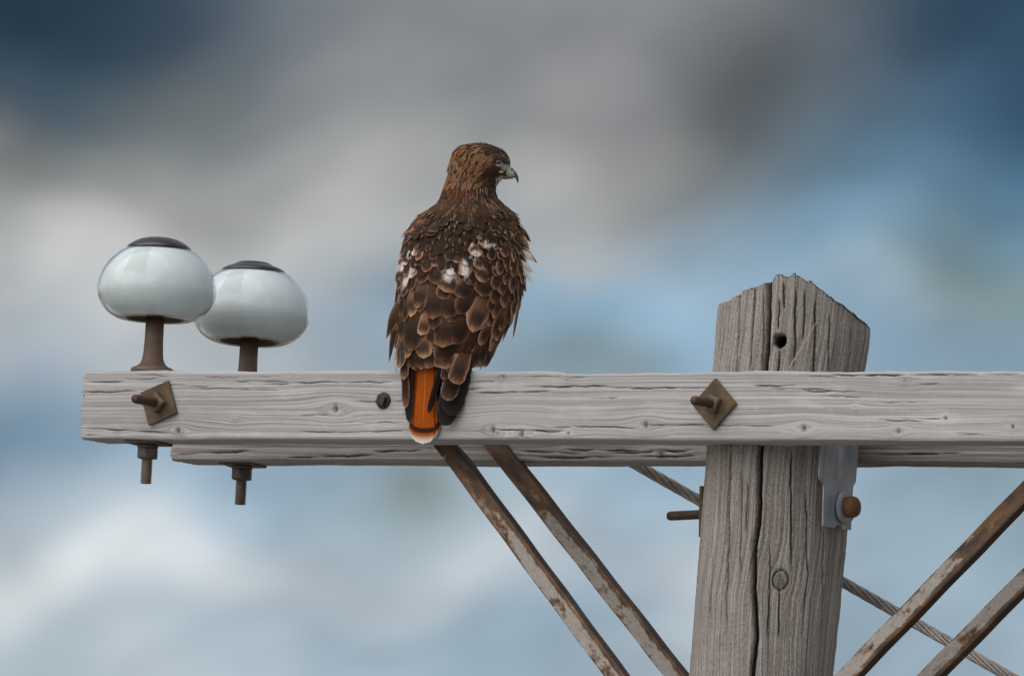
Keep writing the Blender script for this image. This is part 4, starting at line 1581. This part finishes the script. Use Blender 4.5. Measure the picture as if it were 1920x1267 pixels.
for (y, a, px, k, wloc, fx_, length, wh) in fl:
    t_ = min(1, max(0, (y - 430) / 130))
    colr_ = mixc(DARK, BROWN, t_)
    colr_ = mixc(colr_, WARM, 0.5 * k + random.uniform(0, 0.22))
    edgef = max(0.12, math.cos(a)) ** 0.6
    if random.random() < 0.24:
        colr_ = mixc(colr_, (0.21, 0.115, 0.064), 0.65)
    if y + length > 692:
        length = max(24, 692 - y)
    place(a, y, (fx_, 1.0), length, wloc * random.uniform(0.48, 0.66), random.uniform(0.0, 0.0025), random.uniform(0.0080, 0.0115) * edgef, jit(colr_, 0.45), wh,
          random.uniform(0.25, 1.0) * (0.4 + 0.6 * t_), 'taper' if random.random() < 0.45 else 'round', random.uniform(0.20, 0.36), 0.05, random.uniform(-4, 4))

for (px, y0, x1, y1, hw0, col) in [(925, 610, 918, 680, 11, BROWN), (915, 622, 906, 687, 12, BROWN), (900, 628, 890, 692, 13, BROWN), (884, 632, 873, 693, 13, BROWN), (932, 596, 931, 662, 10, WARM),
                                   (862, 634, 852, 690, 14, BROWN), (842, 636, 834, 688, 14, BROWN), (945, 570, 943, 622, 9, WARM), (938, 585, 936, 640, 9, WARM)]:
    a = ang_at(px, y0)
    dx_ = (x1 - px) / (y1 - y0)
    place(a, float(y0), (dx_, 1.0), y1 - y0, hw0, 0.0015, 0.0075, jit(col, 0.2), 0.0, random.uniform(0.6, 1.0), 'round', 0.28, 0.02)
# loose pale-edged feathers that stand off the right breast
for (px, y0, x1, y1, hw0, col, whv) in [(980, 425, 996, 455, 7, WARM, 0.2), (976, 440, 993, 470, 8, WARM, .5), (984, 462, 1008, 494, 6, WARM, 0.3), (980, 470, 1003, 490, 8, WARM, .7),
                                         (980, 495, 999, 531, 7, WARM, .9), (984, 488, 1000, 512, 6, WARM, .8), (974, 560, 968, 590, 7, WARM, .5), (962, 585, 956, 613, 6, WARM, .6), (978, 520, 986, 548, 7, WARM, .3)]:
    p0 = surf(y0, ang_at(min(px, 978), y0) * 0.97)
    p1 = L3(x1, y1, p0.y + 0.004)
    d = p1 - p0
    nrm_ = Vector((0.35, -0.94, 0))
    geo = feather_geo(p0, d.normalized(), (nrm_ - d.normalized() * nrm_.dot(d.normalized())).normalized(), d.length, hw0 * HS, 0.0, 0.001, 0.25, 0.0, 'point')
    feather_obj('feather', wing_r, M_FEATHER, geo, jit(col), (whv, random.random(), 0.9))
    fcount += 1


def quill(parent, name, mat, x0, y0, Y0, x1, y1, Y1, hw0, col, fringe, shape='long', white=0.0, normal=None, nv=12, camber=0.12):
    global fcount
    fcount += 1
    p0, p1 = L3(x0, y0, wY(x0, Y0)), L3(x1, y1, wY(x1, Y1))
    d = p1 - p0
    td = d.normalized()
    nrm_ = normal or Vector((-math.sin(TH), -math.cos(TH), 0))
    nrm_ = (nrm_ - td * nrm_.dot(td)).normalized()
    geo = feather_geo(p0, td, nrm_, d.length, hw0 * HS, 0, 0, camber, 0.0, shape, nv=nv)
    feather_obj(name, parent, mat, geo, col, (white, random.random(), fringe))


NV0 = Vector((-0.30, -0.95, 0))
NV1 = Vector((0.10, -1, 0))
# tail feathers, lowest first
for (x0, x1, y1, hw0, dY) in [(786, 777, 822, 14, -0.014), (812, 812, 819, 15, -0.016), (790, 783, 827, 19, -0.019), (808, 803, 826, 20, -0.022), (800, 792, 832, 25, -0.026)]:
    quill(tail, 'tail_feather', M_TAIL, x0, 640, dY, x1, y1, dY, hw0 * 0.98, BROWN, 0, 'tail', nv=20, camber=0.10)
# black flight-feather tips lying over the tail edge
quill(wing_r, 'feather', M_FEATHER, 866, 655, -0.002, 832, 799, -0.036, 21, BLACKF, 0.0, 'long', normal=NV1)
quill(wing_r, 'feather', M_FEATHER, 878, 655, -0.002, 842, 780, -0.033, 21, BLACKF, 0.0, 'long', normal=NV1)
quill(wing_r, 'feather', M_FEATHER, 826, 690, -0.030, 804, 774, -0.035, 6, (0.012, 0.008, 0.006), 0.0, 'long', normal=NV1)
quill(wing_r, 'feather', M_FEATHER, 864, 655, -0.003, 838, 751, -0.046, 17, DARK, 0.7, 'long', normal=NV1)
quill(wing_r, 'feather', M_FEATHER, 876, 655, -0.002, 852, 719, -0.048, 17, BROWN, 0.7, 'long', normal=NV1)
quill(wing_r, 'feather', M_FEATHER, 846, 655, -0.002, 832, 712, -0.044, 9, DARK, 0.6, 'long', normal=NV1)
# left wing: narrow dark quills and pale edges
quill(wing_l, 'feather', M_FEATHER, 766, 640, -0.030, 767, 792, -0.030, 9, BLACKF, 0.0, 'long', normal=NV0)
quill(wing_l, 'feather', M_FEATHER, 757, 630, -0.036, 761, 766, -0.034, 8, BROWN, 0.6, 'long', normal=NV0)
quill(wing_l, 'feather', M_FEATHER, 762, 625, -0.030, 757, 712, -0.042, 9, BROWN, 0.7, 'long', normal=NV0)
quill(wing_l, 'feather', M_FEATHER, 755, 615, -0.030, 750, 690, -0.048, 11, BROWN, 0.8, 'round', normal=NV0, white=0.4)
quill(wing_l, 'feather', M_FEATHER, 744, 590, -0.030, 729, 681, -0.038, 7, BROWN, 0.8, 'point', normal=NV0, white=0.3)
quill(wing_l, 'feather', M_FEATHER, 752, 560, -0.030, 724, 636, -0.048, 12, BROWN, 0.8, 'point', normal=NV0)
quill(wing_l, 'feather', M_FEATHER, 744, 655, -0.030, 743, 704, -0.020, 6, (0.42, 0.39, 0.36), 0.9, 'point', normal=NV0, white=0.9)
quill(wing_l, 'feather', M_FEATHER, 786, 650, -0.020, 778, 694, -0.040, 5, (0.16, 0.075, 0.03), 0.7, 'long', normal=NV0)

# ---- small plumage: head, nape, mantle, breast
def small_plumage():
    V, F, UV, C1, C2, C3 = [], [], [], [], [], []

    def add(y, a, flow, length, hw, lift0, lift1, col, tip, strength, shape='round', nv=4, nu=2):
        p, n = surf_n(y, a)
        f = Vector((flow[0], flow[2] if len(flow) > 2 else 0.0, -flow[1]))
        td = f - n * f.dot(n)
        if td.length < 1e-4:
            return
        pts, uvs, fs = feather_geo(p, td.normalized(), n, length * HS, hw * HS, lift0, lift1, 0.25, 0.08, shape, nv, nu)
        b0 = len(V)
        V.extend(pts)
        UV.extend(uvs)
        F.extend([tuple(b0 + q for q in f_) for f_ in fs])
        rn = random.random()
        C1.extend([col] * len(pts))
        C2.extend([(strength, rn, 0)] * len(pts))
        C3.extend([tip] * len(pts))

    DK = (0.038, 0.019, 0.011)
    DKB = (0.135, 0.060, 0.025)
    BUFF = (0.60, 0.36, 0.19)
    RUF = (0.50, 0.170, 0.040)
    TAN = (0.36, 0.19, 0.085)
    # head and neck
    y = 271.0
    while y < 420:
        step = 3.6 if y < 345 else 4.6
        xc, hw_, dr, wc = row(y)
        circ = math.pi * (hw_ + dr / HS)
        nA = int(circ / (4.4 if y < 345 else 5.6))
        for k in range(nA):
            a = -math.pi + 2 * math.pi * (k + random.random()) / nA
            yy = y + random.uniform(-2, 2)
            p = surf(yy, a)
            px = p.x / HS + BX
            front = p.y < 0.02
            if yy < 348:
                if px > 940 and yy > 303:
                    continue                                  # bare lores and bill
                if front and math.hypot((px - 935) / 11, (yy - 304) / 6.5) < 1:
                    continue
                if px > 930 and yy > 331:
                    add(yy, a, (-0.5, 0.8), 6, 1.6, 0.0, 0.0012, (0.55, 0.48, 0.45), (0.7, 0.66, 0.64), 0.6, 'point')
                    continue
                tt = min(1, max(0, (956 - px) / 112))
                flow = (-(1 - tt) * 1.0 - 0.12, 0.22 + tt * 1.0)
                if px > 915 and yy > 325:
                    flow = (-0.35, 1.0)
                ln, hwf = random.uniform(12, 18), random.uniform(1.8, 2.8)
                crown = yy < 290
                r = random.random()
                lightness = 0.5 + 0.5 * math.sin(px * 0.21 + yy * 0.33) * math.sin(yy * 0.17 - px * 0.09)
                if crown and px > 915:
                    col, tip, stg = DK, TAN, 0.15
                elif 286 < yy < 300 and 895 < px < 938:
                    col, tip, stg = DKB, BUFF, 0.85
                elif px > 912 and yy > 312:
                    col, tip, stg = DK, DKB, 0.3              # dark moustache
                elif r < 0.45 * lightness + 0.16:
                    col, tip, stg = DKB, BUFF, random.uniform(0.5, 0.95)
                elif r < 0.48:
                    col, tip, stg = DKB, RUF, random.uniform(0.3, 0.7)
                elif r < 0.68:
                    col, tip, stg = DKB, TAN, random.uniform(0.4, 0.9)
                else:
                    col, tip, stg = DK, DKB, 0.4
                if px < 862 and 296 < yy < 325 and r < 0.3:
                    tip, stg = (0.45, 0.38, 0.31), 0.9
                l1 = random.uniform(0.0012, 0.0024)
                if px < 856 and 296 < yy < 312:
                    l1 = random.uniform(0.002, 0.005)         # ruffled nape crest
                add(yy, a, flow, ln, hwf, 0.0002, l1, col, tip, stg, 'point')
            else:
                ln, hwf = random.uniform(16, 26), random.uniform(2.2, 3.6)
                spread = (px - xc) / max(hw_, 1) * min(0.9, max(0, (yy - 350) / 60))
                flow = (spread * 0.8 + 0.1, 1.0)
                r = random.random()
                if not front:
                    col, tip, stg = (0.40, 0.30, 0.22), (0.6, 0.52, 0.45), 0.6
                elif px > 885 and r < 0.42 and yy < 395:
                    col, tip, stg = DK, BUFF, random.uniform(0.5, 1.0)
                elif px < 885 and yy < 392 and r < 0.5:
                    col, tip, stg = DK, RUF, random.uniform(0.5, 1.0)
                elif r < 0.10:
                    col, tip, stg = DK, BUFF, 0.9
                else:
                    col, tip, stg = jit(DK, 0.3), DKB, 0.5
                add(yy, a, flow, ln, hwf, 0.0004, random.uniform(0.002, 0.0038), col, tip, stg, 'point')
        y += step
    # mantle between the wings, dark with sparse buff spots
    y = 412.0
    while y < 512:
        for k in range(17):
            a = -0.95 + 1.55 * (k + random.random()) / 15 - (y - 412) * 0.0013
            wdt = 1.0 if y < 470 else max(0.0, 1 - (y - 470) / 50)
            if random.random() > wdt:
                continue
            r = random.random()
            col, tip, stg = jit((0.030, 0.016, 0.011), 0.35), (0.075, 0.040, 0.024), random.uniform(0.2, 0.9)
            add(y + random.uniform(-11, 11), a, (random.uniform(-0.25, 0.2), 1.0), random.uniform(16, 30), random.uniform(5, 9), 0.0025, random.uniform(0.0055, 0.0088), col, tip, stg, 'round', 5, 4)
        y += 7.5
    for k in range(42):
        yy = random.uniform(385, 480)
        a = random.uniform(-0.75, 0.55) - (yy - 412) * 0.001
        add(yy, a, (random.uniform(-0.3, 0.2), 1.0), random.uniform(5, 10), random.uniform(0.9, 1.7), 0.0070, 0.0100, (0.16, 0.095, 0.05), (0.36, 0.23, 0.14), 0.7, 'point')
    # streaky small coverts on the right shoulder
    for k in range(260):
        yy = random.uniform(392, 560)
        a = random.uniform(0.75, 1.62)
        r = random.random()
        col, tip = ((0.06, 0.036, 0.024), (0.26, 0.165, 0.10)) if r < 0.55 else (DK, DKB)
        if r < 0.25:
            tip = (0.42, 0.27, 0.17)
        add(yy, a, (-0.22 + random.uniform(-.12, .12), 1.0), random.uniform(12, 19), random.uniform(2.6, 4.4), 0.002, random.uniform(0.005, 0.008), jit(col), tip, random.uniform(0.4, 0.9), 'round')
    # side of the left shoulder
    for k in range(110):
        yy = random.uniform(395, 470)
        a = random.uniform(-1.6, -0.85)
        add(yy, a, (-0.05 + random.uniform(-.1, .1), 1.0), random.uniform(13, 18), random.uniform(3.5, 5.5), 0.001, random.uniform(0.0025, 0.0045), jit(DKB), TAN, random.uniform(0.2, 0.8), 'round')
    # pale breast and belly on the far side
    y = 410.0
    while y < 688:
        for k in range(26):
            a = 1.55 + (2 * math.pi - 3.1) * (k + random.random()) / 26
            r = random.random()
            col = (0.55, 0.45, 0.37) if r < 0.75 else (0.12, 0.07, 0.045)
            add(min(686.0, y + random.uniform(-4, 4)), a, (0, 1.0), random.uniform(24, 32), random.uniform(6, 9), 0.0, 0.004, col, (0.66, 0.58, 0.5), 0.6, 'round')
        y += 13
    me = mesh('plumage', V, F)
    set_attrs(me, UV, np.array(C1), np.array(C2), np.array(C3))
    o = obj('plumage', me, M_SMALL, hroot)
    o['kind'] = 'stuff'
    return o


small_plumage()

# ---- eye, bill
m_eye, t, b = material('hawk_eye')
co = t.new('ShaderNodeTexCoord').outputs['Object']
x_, y_, z_ = t.sep(co)
r_ = t.math('SQRT', t.math('ADD', t.math('POWER', x_, 2.0), t.math('POWER', z_, 2.0)))
cc_ = t.mix(t.ss(r_, 0.0030, 0.0036), (0.008, 0.006, 0.006), (0.11, 0.030, 0.018))
cc_ = t.mix(t.ss(r_, 0.0056, 0.0062), cc_, (0.16, 0.09, 0.07))
t.set(b.inputs['Base Color'], cc_)
b.inputs['Roughness'].default_value = 0.08
b.inputs['Coat Weight'].default_value = 1.0


def sphere_me(name, r, sc=(1, 1, 1)):
    bm = bmesh.new()
    bmesh.ops.create_uvsphere(bm, u_segments=24, v_segments=16, radius=r)
    bmesh.ops.scale(bm, vec=sc, verts=bm.verts)
    return bm_mesh(name, bm)


pe = surf(304, ang_at(935, 304))
for sgn in (1, -1):
    e = obj('eye', sphere_me('eye', 0.0066, (1, 0.75, 0.95)), m_eye, hroot)
    yy = pe.y + 0.0005
    e.location = (pe.x, yy if sgn == 1 else 0.004 - yy, pe.z)
# lids: dark arc above, pale arc below
def tube(name, pts, rad, mat, parent, seg=8):
    vs, fs = [], []
    for i, p in enumerate(pts):
        d = (pts[min(i + 1, len(pts) - 1)] - pts[max(i - 1, 0)]).normalized()
        e1 = d.cross(Vector((0, 1, 0))).normalized()
        e2 = d.cross(e1)
        r = rad[i] if isinstance(rad, list) else rad
        for k in range(seg):
            a = 2 * math.pi * k / seg
            vs.append(p + (e1 * math.cos(a) + e2 * math.sin(a)) * r)
    for i in range(len(pts) - 1):
        for k in range(seg):
            k2 = (k + 1) % seg
            fs.append((i * seg + k, i * seg + k2, (i + 1) * seg + k2, (i + 1) * seg + k))
    fs.append(tuple(reversed(range(seg))))
    fs.append(tuple(range((len(pts) - 1) * seg, len(pts) * seg)))
    return obj(name, mesh(name, vs, fs), mat, parent)


M_LID = gloss_material('pale_grey_eyelid', (0.30, 0.28, 0.26), 0.6)
M_BROW = gloss_material('dark_brow_feathering', (0.022, 0.014, 0.011), 0.8)
M_GAPE = gloss_material('yellow_gape', (0.55, 0.36, 0.05), 0.5)
lo, hi = [], []
for k in range(11):
    a = math.pi * (1.02 + 0.9 * k / 10)
    lo.append(pe + Vector((0.0078 * math.cos(a), -0.0022 + 0.001 * abs(math.cos(a)), 0.0072 * math.sin(a))))
tube('eyelid', lo, [0.0006 + 0.0009 * math.sin(math.pi * k / 10) for k in range(11)], M_LID, hroot)
for k in range(13):
    q = k / 12
    hi.append(L3(918 + 38 * q, 297 + 10.0 * q - 2.2 * math.sin(math.pi * q), pe.y - 0.0035 + 0.016 * q ** 2.2))
tube('brow', hi, [0.0008 + 0.0030 * math.sin(math.pi * min(1, 0.12 + k / 12 * 0.8)) for k in range(13)], M_BROW, hroot)

m_bill, t, b = material('hawk_bill')
co = t.new('ShaderNodeTexCoord').outputs['Object']
x_, y_, z_ = t.sep(co)
nb_ = t.noise(co, 180, 3, 0.6)
f_ = t.math('ADD', t.math('MULTIPLY', x_, 62.0), t.math('MULTIPLY', nb_, 0.25))
c = t.ramp(f_, [(0.0, (0.34, 0.33, 0.27)), (0.42, (0.40, 0.37, 0.24)), (0.58, (0.36, 0.36, 0.34)), (0.82, (0.15, 0.155, 0.17)), (1.0, (0.045, 0.05, 0.06))])
t.set(b.inputs['Base Color'], c)
b.inputs['Roughness'].default_value = 0.32


def loft(name, stations, mat, parent, seg=18, origin=Vector((0, 0, 0))):
    """stations: (centre, half height vector, half width)"""
    vs, fs = [], []
    for c_, hv, hw0 in stations:
        for k in range(seg):
            a = 2 * math.pi * k / seg
            vs.append(c_ + hv * math.cos(a) + Vector((0, hw0, 0)) * math.sin(a) - origin)
    n = len(stations)
    for i in range(n - 1):
        for k in range(seg):
            k2 = (k + 1) % seg
            fs.append((i * seg + k, i * seg + k2, (i + 1) * seg + k2, (i + 1) * seg + k))
    fs.append(tuple(reversed(range(seg))))
    fs.append(tuple(range((n - 1) * seg, n * seg)))
    me = mesh(name, vs, fs)
    o = obj(name, me, mat, parent)
    o.location = origin
    return o


W0 = 0.002
st = []
# upper edge and lower edge of the bill in photo pixels
for (xu, yu, xl_, yl_, hw0) in [(940, 306, 938, 327, 11), (948, 307.5, 945, 329.5, 10), (954, 309.5, 951, 331.5, 9), (959, 313, 956, 333, 7.6), (964, 318, 960.5, 333, 6.2), (968.5, 324, 964, 332.5, 5.0),
                                (971.3, 330, 966.3, 334, 3.7), (972.5, 336, 968.3, 337.5, 2.4), (972.3, 340, 969.6, 341, 1.3), (971.3, 343.3, 970.6, 343.6, 0.4)]:
    a, b2 = L3(xu, yu, W0), L3(xl_, yl_, W0)
    st.append(((a + b2) / 2, (a - b2) / 2, hw0 * HS))
beak = loft('beak', st, m_bill, hroot, 20, L3(953, 320, W0))
st = []
for (xu, yu, xl_, yl_, hw0) in [(938, 328, 938, 336, 7.5), (948, 330, 947, 336.5, 6.5), (956, 331.5, 955.5, 336, 5), (962, 332, 961.5, 335, 3), (964, 332.5, 963.8, 333.5, 1)]:
    a, b2 = L3(xu, yu, W0), L3(xl_, yl_, W0)
    st.append(((a + b2) / 2, (a - b2) / 2, hw0 * HS))
M_LOW = gloss_material('horn_lower_mandible', (0.16, 0.09, 0.075), 0.45)
jaw = loft('lower_mandible', st, M_LOW, beak, 14)
jaw.location = -L3(953, 320, W0)
M_NOST = gloss_material('dark_nostril', (0.05, 0.045, 0.025), 0.7)
ns_ = obj('nostril', sphere_me('nostril', 0.0021, (0.8, 0.35, 1.25)), M_NOST, beak)
ns_.location = L3(960, 317.5, W0 - 0.0074) - L3(953, 320, W0)
gp = [L3(936 + 8 * k / 6, 322.2 + 0.8 * math.sin(k / 6 * 3), surf(323, ang_at(936 + 8 * k / 6, 323)).y - 0.0012) for k in range(7)]
tube('gape', gp, [0.0007 + 0.0016 * math.sin(math.pi * (k + 0.6) / 7.2) for k in range(7)], M_GAPE, hroot)

# ---- legs and feet gripping the arm (behind the tail)
M_FOOT = gloss_material('yellow_scaled_foot', (0.52, 0.36, 0.07), 0.6)
M_CLAW = gloss_material('black_claw', (0.02, 0.02, 0.022), 0.35)
inv = Rm.transposed()
for sx in (-1, 1):
    fw = Vector((HX - 0.035 + sx * 0.026, HY + 0.004, HZ))
    base = inv @ (fw - Vector((HX, HY, HZ)))
    ft = obj('foot', sphere_me('foot', 0.013, (1, 1, 0.9)), M_FOOT, hroot)
    ft.location = base + inv @ Vector((0, 0, 0.010))
    up_pts = [Vector((0, 0, 0)), inv @ Vector((0, -0.004, 0.03)), inv @ Vector((0, -0.010, 0.065))]
    tube('shank', up_pts, [0.008, 0.0085, 0.012], M_FOOT, ft)
    for ang, ln in ((0.0, 0.060), (0.5, 0.048), (-0.5, 0.048), (math.pi, 0.046)):
        pts, rad = [], []
        for k in range(8):
            q = k / 7
            dz_ = 0.004 * math.sin(q * math.pi) - 0.004 * q - (0.010 * max(0, q - 0.8) * 5 if abs(math.cos(ang)) > 0.9 else 0)
            pts.append(inv @ Vector((math.sin(ang) * ln * q, math.cos(ang) * ln * q, dz_)))
            rad.append(0.0068 - 0.0032 * q)
        tube('toe', pts, rad, M_FOOT, ft)
        e_ = pts[-1]
        cl_pts = [e_ + inv @ Vector((math.sin(ang) * 0.018 * q, math.cos(ang) * 0.018 * q, -0.012 * q * q)) for q in (0, .25, .5, .75, 1)]
        tube('claw', cl_pts, [0.0034, 0.003, 0.0022, 0.0013, 0.0004], M_CLAW, ft)
tag(hroot, 'brown hawk with rufous tail perched on the crossarm, back to viewer, head turned right', 'hawk')
print('FEATHERS', fcount, 'base px', BX, BY)
